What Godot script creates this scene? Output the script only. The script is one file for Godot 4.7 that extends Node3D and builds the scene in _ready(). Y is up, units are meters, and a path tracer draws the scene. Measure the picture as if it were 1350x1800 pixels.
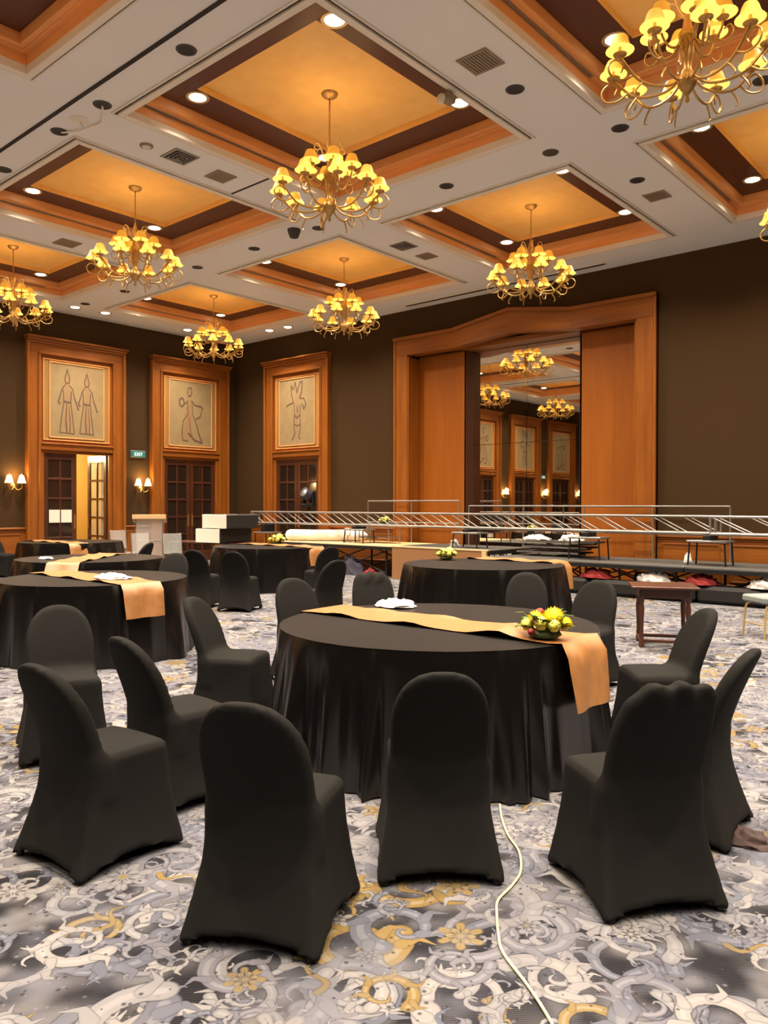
extends Node3D
# a: metres from the camera towards the mirror wall, b: metres towards the door wall, y: up.  World = (-b, y, -a).

const EYE := 1.5
const CEIL := 6.0
const AW := 14.07
const BW := 17.88
const AC := -7.5
const BD := -8.6
const A0 := 4.829
const B0 := 5.028
const PA := 4.606
const PB := 4.212
const HA := 1.802
const HB := 1.63

var rng := RandomNumberGenerator.new()
var names := {}
var M := {}
var unit_cache := {}

func P(a: float, b: float, y: float = 0.0) -> Vector3:
	return Vector3(-b, y, -a)

# ------------------------------------------------------------------ mesh builder
class Geo:
	var v := PackedVector3Array()
	var n := PackedVector3Array()
	var uv := PackedVector2Array()

	func tri(a: Vector3, b: Vector3, c: Vector3, na: Vector3, nb: Vector3, nc: Vector3, ua := Vector2.ZERO, ub := Vector2.ZERO, uc := Vector2.ZERO) -> void:
		var f := (c - a).cross(b - a)
		if f.length_squared() < 1e-16:
			return
		if f.dot(na + nb + nc) >= 0.0:
			v.append(a); v.append(b); v.append(c)
			n.append(na); n.append(nb); n.append(nc)
			uv.append(ua); uv.append(ub); uv.append(uc)
		else:
			v.append(a); v.append(c); v.append(b)
			n.append(na); n.append(nc); n.append(nb)
			uv.append(ua); uv.append(uc); uv.append(ub)

	func quad(a: Vector3, b: Vector3, c: Vector3, d: Vector3, nn: Vector3) -> void:
		var l1 := a.distance_to(b)
		var l2 := a.distance_to(d)
		var o := Vector2(fposmod(a.x * 0.73 + a.z * 0.31, 1.0), fposmod(a.y * 0.57 + a.z * 0.21, 1.0))
		if l1 >= l2:
			tri(a, b, c, nn, nn, nn, o, o + Vector2(l1, 0), o + Vector2(l1, l2))
			tri(a, c, d, nn, nn, nn, o, o + Vector2(l1, l2), o + Vector2(0, l2))
		else:
			tri(a, b, c, nn, nn, nn, o, o + Vector2(0, l1), o + Vector2(l2, l1))
			tri(a, c, d, nn, nn, nn, o, o + Vector2(l2, l1), o + Vector2(l2, 0))

	func box(c: Vector3, s: Vector3, bv := 0.0, bs := Basis.IDENTITY) -> Geo:
		var h := s * 0.5
		bv = minf(bv, minf(h.x, minf(h.y, h.z)) * 0.45)
		var pts := {}
		for ax in 3:
			for sg in [-1.0, 1.0]:
				var u := (ax + 1) % 3
				var w := (ax + 2) % 3
				var q: Array[Vector3] = []
				for k in [[-1.0, -1.0], [1.0, -1.0], [1.0, 1.0], [-1.0, 1.0]]:
					var p := Vector3.ZERO
					p[ax] = sg * h[ax]
					p[u] = k[0] * (h[u] - bv)
					p[w] = k[1] * (h[w] - bv)
					q.append(c + bs * p)
					pts[[ax, Vector3i(int(sg) if ax == 0 else int(k[0] if u == 0 else k[1]), int(sg) if ax == 1 else int(k[0] if u == 1 else k[1]), int(sg) if ax == 2 else int(k[0] if u == 2 else k[1]))]] = c + bs * p
				var nn := Vector3.ZERO
				nn[ax] = sg
				quad(q[0], q[1], q[2], q[3], bs * nn)
		if bv <= 0.0:
			return self
		for ax in 3:
			var u := (ax + 1) % 3
			var w := (ax + 2) % 3
			for su in [-1, 1]:
				for sw in [-1, 1]:
					var lo := Vector3i.ZERO
					lo[ax] = -1; lo[u] = su; lo[w] = sw
					var hi := lo
					hi[ax] = 1
					var nn := Vector3.ZERO
					nn[u] = su; nn[w] = sw
					quad(pts[[u, lo]], pts[[u, hi]], pts[[w, hi]], pts[[w, lo]], bs * nn.normalized())
		for sx in [-1, 1]:
			for sy in [-1, 1]:
				for sz in [-1, 1]:
					var k := Vector3i(sx, sy, sz)
					var nn: Vector3 = bs * Vector3(sx, sy, sz).normalized()
					tri(pts[[0, k]], pts[[1, k]], pts[[2, k]], nn, nn, nn)
		return self

	func bar(p: Vector3, q: Vector3, w: float, h: float, bv := 0.0, up := Vector3.UP) -> Geo:
		var z := (q - p).normalized()
		if absf(z.dot(up)) > 0.98:
			up = Vector3.RIGHT
		var x := up.cross(z).normalized()
		return box((p + q) * 0.5, Vector3(w, h, p.distance_to(q)), bv, Basis(x, z.cross(x), z))

	# rows of points; smooth normals from neighbours; closed_u joins the ends of each row; out tells which way is outside
	func grid(rows: Array, closed_u: bool, flip := false, us := 1.0, vs := 1.0) -> Geo:
		var nr := rows.size()
		var nc: int = rows[0].size()
		var nm: Array = []
		for i in nr:
			var line := PackedVector3Array()
			for j in nc:
				var r0: PackedVector3Array = rows[maxi(i - 1, 0)]
				var r1: PackedVector3Array = rows[mini(i + 1, nr - 1)]
				var r: PackedVector3Array = rows[i]
				var jl := posmod(j - 1, nc) if closed_u else maxi(j - 1, 0)
				var jr := posmod(j + 1, nc) if closed_u else mini(j + 1, nc - 1)
				var du := r[jr] - r[jl]
				if du.length_squared() < 1e-14:
					du = r0[jr] - r0[jl] + r1[jr] - r1[jl]
				var x := du.cross(r1[j] - r0[j])
				x = x.normalized() if x.length_squared() > 1e-18 else Vector3.UP
				line.append(-x if flip else x)
			nm.append(line)
		for i in nr - 1:
			for j in (nc if closed_u else nc - 1):
				var k := (j + 1) % nc
				var u0 := us * j / nc
				var u1 := us * (j + 1) / nc
				var v0 := vs * i / nr
				var v1 := vs * (i + 1) / nr
				tri(rows[i][j], rows[i][k], rows[i + 1][k], nm[i][j], nm[i][k], nm[i + 1][k], Vector2(u0, v0), Vector2(u1, v0), Vector2(u1, v1))
				tri(rows[i][j], rows[i + 1][k], rows[i + 1][j], nm[i][j], nm[i + 1][k], nm[i + 1][j], Vector2(u0, v0), Vector2(u1, v1), Vector2(u0, v1))
		return self

	func lathe(prof: Array, sides := 16, at := Vector3.ZERO, bs := Basis.IDENTITY) -> Geo:
		var rows: Array = []
		for p in prof:
			var line := PackedVector3Array()
			for j in sides:
				var t := TAU * j / sides
				line.append(at + bs * Vector3(p.x * cos(t), p.y, p.x * sin(t)))
			rows.append(line)
		return grid(rows, true, prof[prof.size() - 1].y >= prof[0].y)

	func tube(pts: Array, rad: Variant, sides := 6, caps := true) -> Geo:
		var rows: Array = []
		var last := Vector3.ZERO
		for i in pts.size():
			var t: Vector3 = (pts[mini(i + 1, pts.size() - 1)] - pts[maxi(i - 1, 0)]).normalized()
			var x := last - t * last.dot(t)
			if x.length() < 0.05:
				x = t.cross(Vector3.UP if absf(t.y) < 0.9 else Vector3.RIGHT)
			x = x.normalized()
			last = x
			var y := t.cross(x)
			var r: float = rad[i] if rad is Array else rad
			var line := PackedVector3Array()
			for j in sides:
				var th := TAU * j / sides
				line.append(pts[i] + (x * cos(th) + y * sin(th)) * r)
			rows.append(line)
		grid(rows, true)
		if caps:
			for e in [0, pts.size() - 1]:
				var tt: Vector3 = pts[1] - pts[0] if e == 0 else pts[e] - pts[e - 1]
				var nn := (-tt if e == 0 else tt).normalized()
				for j in sides:
					tri(pts[e], rows[e][j], rows[e][(j + 1) % sides], nn, nn, nn)
		return self

	func mesh() -> ArrayMesh:
		var arr := []
		arr.resize(Mesh.ARRAY_MAX)
		arr[Mesh.ARRAY_VERTEX] = v
		arr[Mesh.ARRAY_NORMAL] = n
		arr[Mesh.ARRAY_TEX_UV] = uv
		var m := ArrayMesh.new()
		m.add_surface_from_arrays(Mesh.PRIMITIVE_TRIANGLES, arr)
		return m

func spline(ctrl: Array, steps := 5) -> Array:
	var out := []
	for i in ctrl.size() - 1:
		var p0: Vector3 = ctrl[maxi(i - 1, 0)]
		var p1: Vector3 = ctrl[i]
		var p2: Vector3 = ctrl[i + 1]
		var p3: Vector3 = ctrl[mini(i + 2, ctrl.size() - 1)]
		for k in steps:
			out.append(p1.cubic_interpolate(p2, p0, p3, float(k) / steps))
	out.append(ctrl[ctrl.size() - 1])
	return out

# ------------------------------------------------------------------ scene tree helpers
func numbered(called: String) -> String:
	var k: int = names.get(called, 0)
	names[called] = k + 1
	return called if k == 0 else "%s_%03d" % [called, k]

func tag(o: Node, label: String, category: String, group := "") -> Node:
	o.set_meta("label", label)
	o.set_meta("category", category)
	if group != "":
		o.set_meta("group", group)
	return o

func thing(called: String, label: String, category: String, at := Vector3.ZERO, turn := 0.0, group := "") -> Node3D:
	var o := Node3D.new()
	o.name = numbered(called)
	add_child(o)
	o.position = at
	o.rotation.y = turn
	tag(o, label, category, group)
	return o

func put(parent: Node, called: String, shape: Variant, mat: Material, at := Transform3D.IDENTITY) -> MeshInstance3D:
	var o := MeshInstance3D.new()
	if parent == self:
		o.name = numbered(called)
		add_child(o)
	else:
		var k := 0
		var nm := called
		while parent.has_node(nm):
			k += 1
			nm = "%s_%03d" % [called, k]
		o.name = nm
		parent.add_child(o)
	o.mesh = shape.mesh() if shape is Geo else shape
	o.material_override = mat
	o.transform = at
	return o

func struct(called: String, shape: Variant, mat: Material, at := Transform3D.IDENTITY) -> MeshInstance3D:
	var o := put(self, called, shape, mat, at)
	o.set_meta("kind", "structure")
	return o

func struct_root(called: String, at := Vector3.ZERO, turn := 0.0) -> Node3D:
	var o := Node3D.new()
	o.name = numbered(called)
	add_child(o)
	o.position = at
	o.rotation.y = turn
	o.set_meta("kind", "structure")
	return o

func dup(src: Node3D, called: String, label: String, at: Vector3, turn: float, group := "") -> Node3D:
	var o: Node3D = src.duplicate()
	o.name = numbered(called)
	add_child(o)
	o.position = at
	o.rotation = Vector3(0, turn, 0)
	o.set_meta("label", label)
	if group != "":
		o.set_meta("group", group)
	return o

func xf(at: Vector3, turn := 0.0) -> Transform3D:
	return Transform3D(Basis(Vector3.UP, turn), at)

# ------------------------------------------------------------------ materials
func mat(called: String, c: Color, rough := 0.6, metal := 0.0, spec := 0.5) -> StandardMaterial3D:
	var m := StandardMaterial3D.new()
	m.resource_name = called
	m.albedo_color = c
	m.roughness = rough
	m.metallic = metal
	m.metallic_specular = spec
	M[called] = m
	return m

func c8(r: int, g: int, b: int) -> Color:
	return Color8(r, g, b)

func tex(img: Image) -> ImageTexture:
	return ImageTexture.create_from_image(img)

func wood_image(c: Color, dark: Color, sd: int) -> Image:
	var n := 256
	var im := Image.create(n, n, false, Image.FORMAT_RGB8)
	var f := FastNoiseLite.new()
	f.seed = sd
	f.noise_type = FastNoiseLite.TYPE_SIMPLEX
	f.frequency = 0.01
	for y in n:
		for x in n:
			var t := TAU * x / n
			var s := TAU * y / n
			var g := f.get_noise_3d(9.0 * cos(t) + 40.0 * cos(s), 9.0 * sin(t), 60.0 * sin(s))
			var fine := f.get_noise_3d(14.0 * cos(t) + 330.0 * cos(s), 14.0 * sin(t), 330.0 * sin(s))
			im.set_pixel(x, y, c.lerp(dark, clampf(0.42 + 0.55 * g + 0.3 * fine, 0.0, 1.0)))
	return im

func mottle_image(c: Color, d: Color, sd: int, freq: float, n := 256) -> Image:
	var im := Image.create(n, n, false, Image.FORMAT_RGB8)
	var f := FastNoiseLite.new()
	f.seed = sd
	f.frequency = freq
	for y in n:
		for x in n:
			var g := f.get_noise_2d(x, y) * 0.5 + 0.5
			var h := f.get_noise_2d(x - n, y) * 0.5 + 0.5
			var w := float(x) / n
			im.set_pixel(x, y, c.lerp(d, clampf(lerpf(g, h, w), 0.0, 1.0)))
	return im

var brushes := {}
func brush(r: int, c: Color, soft := 0.35) -> Image:
	var key := [r, c.to_rgba32(), soft]
	if brushes.has(key):
		return brushes[key]
	var im := Image.create(2 * r + 1, 2 * r + 1, false, Image.FORMAT_RGBA8)
	for y in 2 * r + 1:
		for x in 2 * r + 1:
			var d := Vector2(x - r, y - r).length() / maxf(r, 0.7)
			im.set_pixel(x, y, Color(c.r, c.g, c.b, c.a * clampf((1.0 - d) / soft, 0.0, 1.0)))
	brushes[key] = im
	return im

func dab(im: Image, p: Vector2, r: int, c: Color, soft := 0.35, wrap := false) -> void:
	var b := brush(maxi(r, 1), c, soft)
	var q := Vector2i(p) - Vector2i(b.get_width() / 2, b.get_width() / 2)
	var rect := Rect2i(0, 0, b.get_width(), b.get_height())
	if not wrap:
		im.blend_rect(b, rect, q)
		return
	var n := im.get_width()
	q = Vector2i(posmod(q.x, n), posmod(q.y, n))
	im.blend_rect(b, rect, q)
	var ox := q.x + b.get_width() > n
	var oy := q.y + b.get_width() > n
	if ox:
		im.blend_rect(b, rect, q - Vector2i(n, 0))
	if oy:
		im.blend_rect(b, rect, q - Vector2i(0, n))
	if ox and oy:
		im.blend_rect(b, rect, q - Vector2i(n, n))

func stroke(im: Image, pts: Array, r0: float, r1: float, c: Color, soft := 0.35, wrap := false) -> void:
	for i in pts.size() - 1:
		var p: Vector2 = pts[i]
		var q: Vector2 = pts[i + 1]
		var n := int(p.distance_to(q) / maxf(minf(r0, r1) * 0.6, 1.0)) + 1
		for k in n:
			var t := (i + float(k) / n) / (pts.size() - 1)
			dab(im, p.lerp(q, float(k) / n), int(roundf(lerpf(r0, r1, t))), c, soft, wrap)

func carpet_image() -> Image:
	var n := 2048
	var im := Image.create(n, n, false, Image.FORMAT_RGBA8)
	im.fill(c8(70, 69, 74))
	# fine woven stripes of the ground
	var tile := Image.create(8, 8, false, Image.FORMAT_RGBA8)
	for y in 8:
		for x in 8:
			tile.set_pixel(x, y, c8(54, 53, 58) if (x + y) % 8 < 4 else c8(82, 81, 86))
	for y in n / 8:
		for x in n / 8:
			im.blit_rect(tile, Rect2i(0, 0, 8, 8), Vector2i(x * 8, y * 8))
	var light := [c8(196, 195, 199), c8(170, 170, 181), c8(212, 209, 207), c8(148, 152, 168)]
	var edge := Color(c8(76, 75, 82), 0.5)
	var gold := c8(196, 166, 104)
	for k in 380:
		var p := Vector2(rng.randf() * n, rng.randf() * n)
		for j in 5:
			dab(im, p + Vector2(rng.randfn() * 46, rng.randfn() * 46), rng.randi_range(18, 58), Color(light[(j + k) % 4], 0.42), 0.75, true)
	for k in 560:
		var p := Vector2(rng.randf() * n, rng.randf() * n)
		var R := rng.randf_range(34, 118)
		var a0 := rng.randf() * TAU
		var sg := 1.0 if rng.randf() < 0.5 else -1.0
		var pts := []
		var turns := rng.randf_range(0.6, 1.6)
		for i in 22:
			var t := i / 21.0
			pts.append(p + Vector2.from_angle(a0 + sg * TAU * turns * t) * R * pow(1.0 - t, 0.75) + Vector2(R * 0.3 * t, 0))
		var c: Color = light[k % 4]
		if k % 19 == 0:
			c = gold
		var w := R * rng.randf_range(0.16, 0.3)
		stroke(im, pts, w + 4, 4, edge, 0.9, true)
		stroke(im, pts, w, 2, c, 0.5, true)
		stroke(im, pts, w * 0.4, 1, Color(c.lightened(0.3), 0.7), 0.8, true)
		for i in range(1, 15, 3):
			var q: Vector2 = pts[i]
			var dir: Vector2 = (q - p).normalized().rotated(-sg * 0.7)
			var lp := [q, q + dir * w * 1.4, q + dir.rotated(sg * 0.6) * w * 2.4]
			stroke(im, lp, w * 0.6 + 2, 2, edge, 0.9, true)
			stroke(im, lp, w * 0.6, 1, c.lightened(0.06 * (i % 2)), 0.5, true)
	for k in 80:
		var p := Vector2(rng.randf() * n, rng.randf() * n)
		var R := rng.randf_range(22, 66)
		var c: Color = light[k % 3]
		if k % 9 == 0:
			c = gold.lightened(0.1)
		var m := rng.randi_range(5, 8)
		var ph := rng.randf() * TAU
		for ringk in 2:
			var rr := R * (1.0 - 0.4 * ringk)
			for j in m:
				var d := Vector2.from_angle(ph + TAU * (j + 0.5 * ringk) / m)
				stroke(im, [p + d * rr * 0.2, p + d * rr * 0.6, p + d * rr], rr * 0.16 + 3, rr * 0.3 + 3, edge, 0.9, true)
			for j in m:
				var d := Vector2.from_angle(ph + TAU * (j + 0.5 * ringk) / m)
				stroke(im, [p + d * rr * 0.2, p + d * rr * 0.6, p + d * rr], rr * 0.14, rr * 0.29, c.lightened(0.1 * ringk), 0.6, true)
				stroke(im, [p + d * rr * 0.3, p + d * rr * 0.9], 2, 1, Color(edge, 0.5), 0.8, true)
		dab(im, p, int(R * 0.2), gold if k % 3 == 0 else c.lightened(0.25), 0.6, true)
	for k in 46:
		var p := Vector2(rng.randf() * n, rng.randf() * n)
		var a0 := rng.randf() * TAU
		var pts := []
		for i in 9:
			pts.append(p + Vector2(i * 13.0, 20.0 * sin(i * 0.8)).rotated(a0))
		stroke(im, pts, 12, 3, edge, 0.9, true)
		stroke(im, pts, 9, 2, gold if k % 3 else c8(140, 154, 178), 0.6, true)
	for k in 210:
		dab(im, Vector2(rng.randf() * n, rng.randf() * n), rng.randi_range(40, 110), Color(light[k % 4], 0.42), 1.0, true)
	for k in 3600:
		dab(im, Vector2(rng.randf() * n, rng.randf() * n), rng.randi_range(2, 6), Color(light[k % 4].lightened(0.2), 0.6) if k % 2 else Color(edge, 0.7), 0.6, true)
	im.convert(Image.FORMAT_RGB8)
	return im

func figure(im: Image, o: Vector2, s: float, kind: int) -> void:
	var ink := Color(c8(92, 74, 58), 0.85)
	var wash := Color(c8(150, 118, 84), 0.45)
	var L := func(pts: Array, r0: float, r1: float, c: Color):
		var q := []
		for p in pts:
			q.append(o + Vector2(p[0], p[1]) * s)
		stroke(im, q, r0 * s * (0.01 if c.a < 0.5 else 0.015), r1 * s * (0.01 if c.a < 0.5 else 0.015), c, 0.6)
	if kind == 0:      # standing robed figure with tall headdress
		L.call([[0, -0.86], [0.02, -0.62]], 5, 9, wash)
		L.call([[0, -0.62], [0, -0.1], [0, 0.8]], 11, 17, wash)
		L.call([[-0.1, -0.7], [0, -0.98], [0.1, -0.7], [0.08, -0.58], [-0.06, -0.56], [-0.1, -0.7]], 1.8, 1.8, ink)
		L.call([[-0.08, -0.52], [-0.2, -0.4], [-0.3, -0.14], [-0.36, 0.0], [-0.28, 0.06]], 1.6, 2.6, ink)
		L.call([[0.08, -0.52], [0.22, -0.4], [0.3, -0.12], [0.4, 0.08], [0.46, 0.2]], 1.6, 2.6, ink)
		L.call([[-0.16, -0.36], [-0.14, 0.0], [-0.24, 0.5], [-0.3, 0.9], [0.28, 0.92], [0.22, 0.5], [0.14, 0.0], [0.16, -0.36]], 1.8, 1.8, ink)
		L.call([[-0.02, 0.0], [-0.06, 0.5], [-0.02, 0.9]], 1.5, 2.4, ink)
		L.call([[0.06, 0.1], [0.12, 0.6], [0.1, 0.9]], 1.2, 1.8, ink)
		L.call([[-0.14, -0.02], [0.14, 0.0]], 2.6, 2.6, ink)
	elif kind == 1:    # kneeling dancer with a fan
		L.call([[-0.1, -0.5], [-0.05, 0.1], [-0.2, 0.8]], 11, 26, wash)
		L.call([[-0.14, -0.66], [-0.1, -0.85], [0.04, -0.86], [0.08, -0.7], [0.0, -0.58], [-0.12, -0.6]], 1.8, 2.4, ink)
		L.call([[-0.42, -0.5], [-0.54, -0.42], [-0.52, -0.26], [-0.4, -0.22], [-0.3, -0.32], [-0.34, -0.46], [-0.42, -0.5]], 3, 3, ink)
		L.call([[-0.3, -0.3], [-0.14, -0.42]], 2, 2, ink)
		L.call([[0.06, -0.44], [0.24, -0.3], [0.56, -0.28], [0.62, -0.2]], 2, 3.4, ink)
		L.call([[0.6, -0.2], [0.5, 0.06], [0.3, 0.14]], 1.6, 2.8, ink)
		L.call([[-0.14, -0.42], [-0.12, 0.0], [-0.36, 0.24], [-0.42, 0.6], [-0.38, 0.86], [-0.1, 0.88]], 1.8, 2.2, ink)
		L.call([[0.08, -0.4], [0.12, 0.0], [0.3, 0.3], [0.42, 0.6], [0.6, 0.92], [0.2, 0.84], [-0.1, 0.62]], 1.6, 3.2, ink)
		L.call([[-0.06, 0.1], [0.0, 0.5], [0.1, 0.7]], 1.4, 1.6, ink)
	else:              # standing dancer with raised winged costume
		L.call([[0, -0.5], [0, 0.3], [-0.05, 0.85]], 12, 12, wash)
		L.call([[-0.3, -0.5], [-0.34, -0.86], [-0.2, -0.72], [-0.08, -0.94], [0.02, -0.6], [0.2, -0.92], [0.34, -0.94], [0.3, -0.6], [0.18, -0.44]], 2, 3, ink)
		L.call([[-0.28, -0.5], [-0.2, -0.3], [-0.5, -0.24], [-0.62, -0.2]], 1.8, 3, ink)
		L.call([[0.18, -0.42], [0.44, -0.4], [0.56, -0.2], [0.44, -0.06], [0.34, -0.22]], 2, 2.8, ink)
		L.call([[-0.16, -0.28], [-0.12, 0.1], [-0.16, 0.4], [-0.1, 0.7], [-0.26, 0.9]], 1.8, 2.6, ink)
		L.call([[0.22, -0.2], [0.2, 0.2], [0.24, 0.5], [0.14, 0.8], [0.22, 0.88]], 1.8, 2.4, ink)
		L.call([[-0.12, 0.1], [0.02, 0.2], [0.2, 0.1]], 2.4, 2.4, ink)
		L.call([[-0.1, 0.4], [0.06, 0.46], [0.22, 0.4]], 2, 2, ink)
		L.call([[-0.02, -0.2], [0.06, 0.05], [0.12, -0.2]], 1.6, 1.6, ink)

func print_image(kind: int) -> Image:
	var im := mottle_image(c8(156, 138, 100), c8(140, 118, 82), 30 + kind, 0.012, 384)
	im.convert(Image.FORMAT_RGBA8)
	if kind == 0:
		figure(im, Vector2(120, 200), 178, 0)
		figure(im, Vector2(262, 204), 172, 0)
	elif kind == 1:
		figure(im, Vector2(188, 194), 184, 1)
	else:
		figure(im, Vector2(190, 192), 184, 2)
	im.convert(Image.FORMAT_RGB8)
	return im

func make_materials() -> void:
	var w := mat("wood", Color.WHITE, 0.42)
	w.albedo_texture = tex(wood_image(c8(162, 96, 28), c8(118, 64, 15), 3))
	w.uv1_scale = Vector3(0.55, 0.9, 1)
	w = mat("panel_wood", Color.WHITE, 0.4)
	w.albedo_texture = tex(wood_image(c8(164, 95, 28), c8(138, 75, 20), 8))
	w.uv1_scale = Vector3(0.35, 0.5, 1)
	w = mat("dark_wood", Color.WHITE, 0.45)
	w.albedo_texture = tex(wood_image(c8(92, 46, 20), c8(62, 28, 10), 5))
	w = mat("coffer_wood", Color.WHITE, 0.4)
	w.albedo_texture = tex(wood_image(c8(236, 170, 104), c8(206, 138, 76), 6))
	w.uv1_scale = Vector3(0.4, 0.6, 1)
	w = mat("mahogany", Color.WHITE, 0.35)
	w.albedo_texture = tex(wood_image(c8(84, 46, 28), c8(54, 27, 15), 7))
	w = mat("wall_fabric", Color.WHITE, 0.9, 0.0, 0.2)
	w.albedo_texture = tex(mottle_image(c8(74, 56, 36), c8(64, 48, 30), 11, 0.35))
	w.uv1_scale = Vector3(0.8, 0.8, 1)
	w = mat("gold_paper", Color.WHITE, 0.55)
	w.albedo_texture = tex(mottle_image(c8(242, 196, 114), c8(228, 178, 94), 12, 0.03))
	w.uv1_scale = Vector3(0.4, 0.4, 1)
	w = mat("carpet", Color(0.61, 0.61, 0.62), 0.95, 0.0, 0.15)
	w.albedo_texture = tex(carpet_image())
	w = mat("gold_satin", Color.WHITE, 0.45, 0.0, 0.6)
	w.albedo_texture = tex(mottle_image(c8(168, 116, 64), c8(132, 88, 45), 14, 0.03))
	w.uv1_scale = Vector3(2, 2, 1)
	mat("ceiling_paint", c8(224, 224, 220), 0.85)
	mat("trim_paint", c8(222, 214, 198), 0.6)
	mat("shadow_gap", c8(38, 30, 24), 0.8)
	mat("spandex", Color(0.118, 0.116, 0.112), 0.8, 0.0, 0.2)
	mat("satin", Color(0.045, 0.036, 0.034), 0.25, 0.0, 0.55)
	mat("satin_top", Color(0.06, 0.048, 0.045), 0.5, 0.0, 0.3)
	mat("brass", c8(196, 156, 92), 0.35, 0.75)
	mat("brass_pale", c8(206, 178, 122), 0.4, 0.6)
	mat("alu", c8(190, 188, 184), 0.32, 0.9)
	mat("alu_dull", c8(150, 148, 146), 0.45, 0.8)
	mat("black_metal", c8(28, 28, 30), 0.5, 0.3)
	mat("black_paint", c8(24, 23, 23), 0.6)
	mat("deck", c8(70, 69, 66), 0.7)
	mat("ply", c8(214, 180, 132), 0.6)
	mat("brown_board", c8(150, 108, 70), 0.6)
	mat("white_cloth", c8(236, 234, 230), 0.8)
	mat("white_paint", c8(236, 228, 214), 0.6)
	mat("cream_wall", c8(236, 206, 130), 0.8)
	mat("grey_cushion", c8(120, 130, 128), 0.85)
	mat("mum_yellow", c8(245, 220, 20), 0.6)
	mat("mum_pale", c8(232, 226, 110), 0.6)
	mat("rose_red", c8(130, 24, 16), 0.6)
	mat("leaf", c8(88, 116, 38), 0.55)
	mat("leaf_dark", c8(48, 66, 26), 0.55)
	mat("vent_metal", c8(140, 124, 100), 0.6)
	mat("vent_dark", c8(62, 60, 58), 0.7)
	mat("red_cloth", c8(140, 36, 38), 0.8)
	mat("mauve_cloth", c8(62, 46, 42), 0.8)
	mat("slate_cloth", c8(62, 60, 78), 0.8)
	mat("cord", c8(222, 206, 160), 0.6)
	mat("glass_dark", c8(40, 30, 24), 0.08, 0.0, 0.6)
	mat("mirror", Color(0.93, 0.91, 0.87), 0.015, 1.0)
	mat("olive_mat", c8(150, 116, 62), 0.8)
	mat("sign_green", c8(20, 96, 92), 0.5)
	for i in 3:
		var m := mat("print%d" % i, Color.WHITE, 0.8)
		m.albedo_texture = tex(print_image(i))
	var g := mat("clear", Color(0.86, 0.88, 0.88, 0.22), 0.05)
	g.transparency = BaseMaterial3D.TRANSPARENCY_ALPHA
	glow("shade", c8(214, 150, 60), c8(244, 175, 56), 0.6)
	glow("shade_mouth", c8(250, 224, 110), c8(255, 218, 100), 1.3)
	glow("shade_white", c8(255, 236, 200), c8(255, 214, 150), 1.5)
	glow("lens", c8(255, 250, 240), c8(255, 240, 215), 9.0)
	glow("letters", c8(240, 255, 250), c8(220, 255, 245), 0.8)
	M.sign_green.emission_enabled = true
	M.sign_green.emission = c8(40, 150, 140)
	M.sign_green.emission_energy_multiplier = 0.25

func glow(called: String, c: Color, e: Color, k: float) -> void:
	var m := mat(called, c, 0.6)
	m.emission_enabled = true
	m.emission = e
	m.emission_energy_multiplier = k

# ------------------------------------------------------------------ ready
func _ready() -> void:
	rng.seed = 7
	# camera, sky, exposure
	var cam := Camera3D.new()
	cam.name = "camera"
	add_child(cam)
	cam.position = Vector3(0, EYE, 0)
	cam.basis = Basis(Vector3.UP, 0.7177) * Basis(Vector3.RIGHT, -0.0079) * Basis(Vector3.BACK, 0.0023)
	cam.fov = rad_to_deg(2.0 * atan(900.0 / 1387.2))
	cam.near = 0.05
	cam.far = 200.0
	cam.current = true
	var we := WorldEnvironment.new()
	we.name = "environment"
	var e := Environment.new()
	e.background_mode = Environment.BG_COLOR
	e.background_color = Color.BLACK
	e.tonemap_mode = Environment.TONE_MAPPER_LINEAR
	e.tonemap_exposure = 1.0
	e.sdfgi_enabled = true
	e.ssao_enabled = true
	e.ssil_enabled = true
	we.environment = e
	add_child(we)
	make_materials()
	coffers_and_lamps()
	room()
	door_wall()
	mirror_wall()
	ceiling_fittings()
	stage()
	tables()
	chairs()
	small_things()

const SPOT_E := 21.0
const CHAND_E := 0.34
const LAMP_COLOR := Color(1.0, 0.92, 0.82)
const CHAND_COLOR := Color(1.0, 0.84, 0.62)

func spot(at: Vector3, energy: float, angle: float, soft: float, size := 0.08) -> void:
	var l := SpotLight3D.new()
	l.name = numbered("downlight_beam")
	add_child(l)
	l.position = at
	l.rotation.x = -PI / 2
	l.light_color = LAMP_COLOR
	l.light_energy = energy
	l.spot_angle = angle
	l.spot_angle_attenuation = soft
	l.spot_range = 30.0
	l.spot_attenuation = 2.0
	l.light_size = size
	l.shadow_enabled = true

func omni(called: String, at: Vector3, c: Color, energy: float, size: float) -> void:
	var l := OmniLight3D.new()
	l.name = numbered(called)
	add_child(l)
	l.position = at
	l.light_color = c
	l.light_energy = energy
	l.omni_range = 40.0
	l.omni_attenuation = 2.0
	l.light_size = size
	l.shadow_enabled = true

func ring(g: Geo, ax: float, az: float, bx: float, bz: float, y0: float, y1: float) -> void:
	# flat frame between the outer rectangle (half ax, az) and the inner (bx, bz), solid from y0 to y1
	for s in [-1.0, 1.0]:
		g.box(Vector3(0, (y0 + y1) / 2, s * (az + bz) / 2), Vector3(2 * ax, absf(y1 - y0), az - bz), 0.004)
		g.box(Vector3(s * (ax + bx) / 2, (y0 + y1) / 2, 0), Vector3(ax - bx, absf(y1 - y0), 2 * bz), 0.004)

func coffer_words(ia: int, ib: int) -> String:
	var col: String = ["coffer nearest the door wall", "second coffer from the door wall", "third coffer from the door wall", "fourth coffer from the door wall", "fifth coffer from the door wall", "sixth coffer from the door wall"][2 - ib]
	return col + ", " + {1: "mirror-side row", 0: "middle row", -1: "camera-side row", -2: "hindmost row"}[ia]

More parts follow.
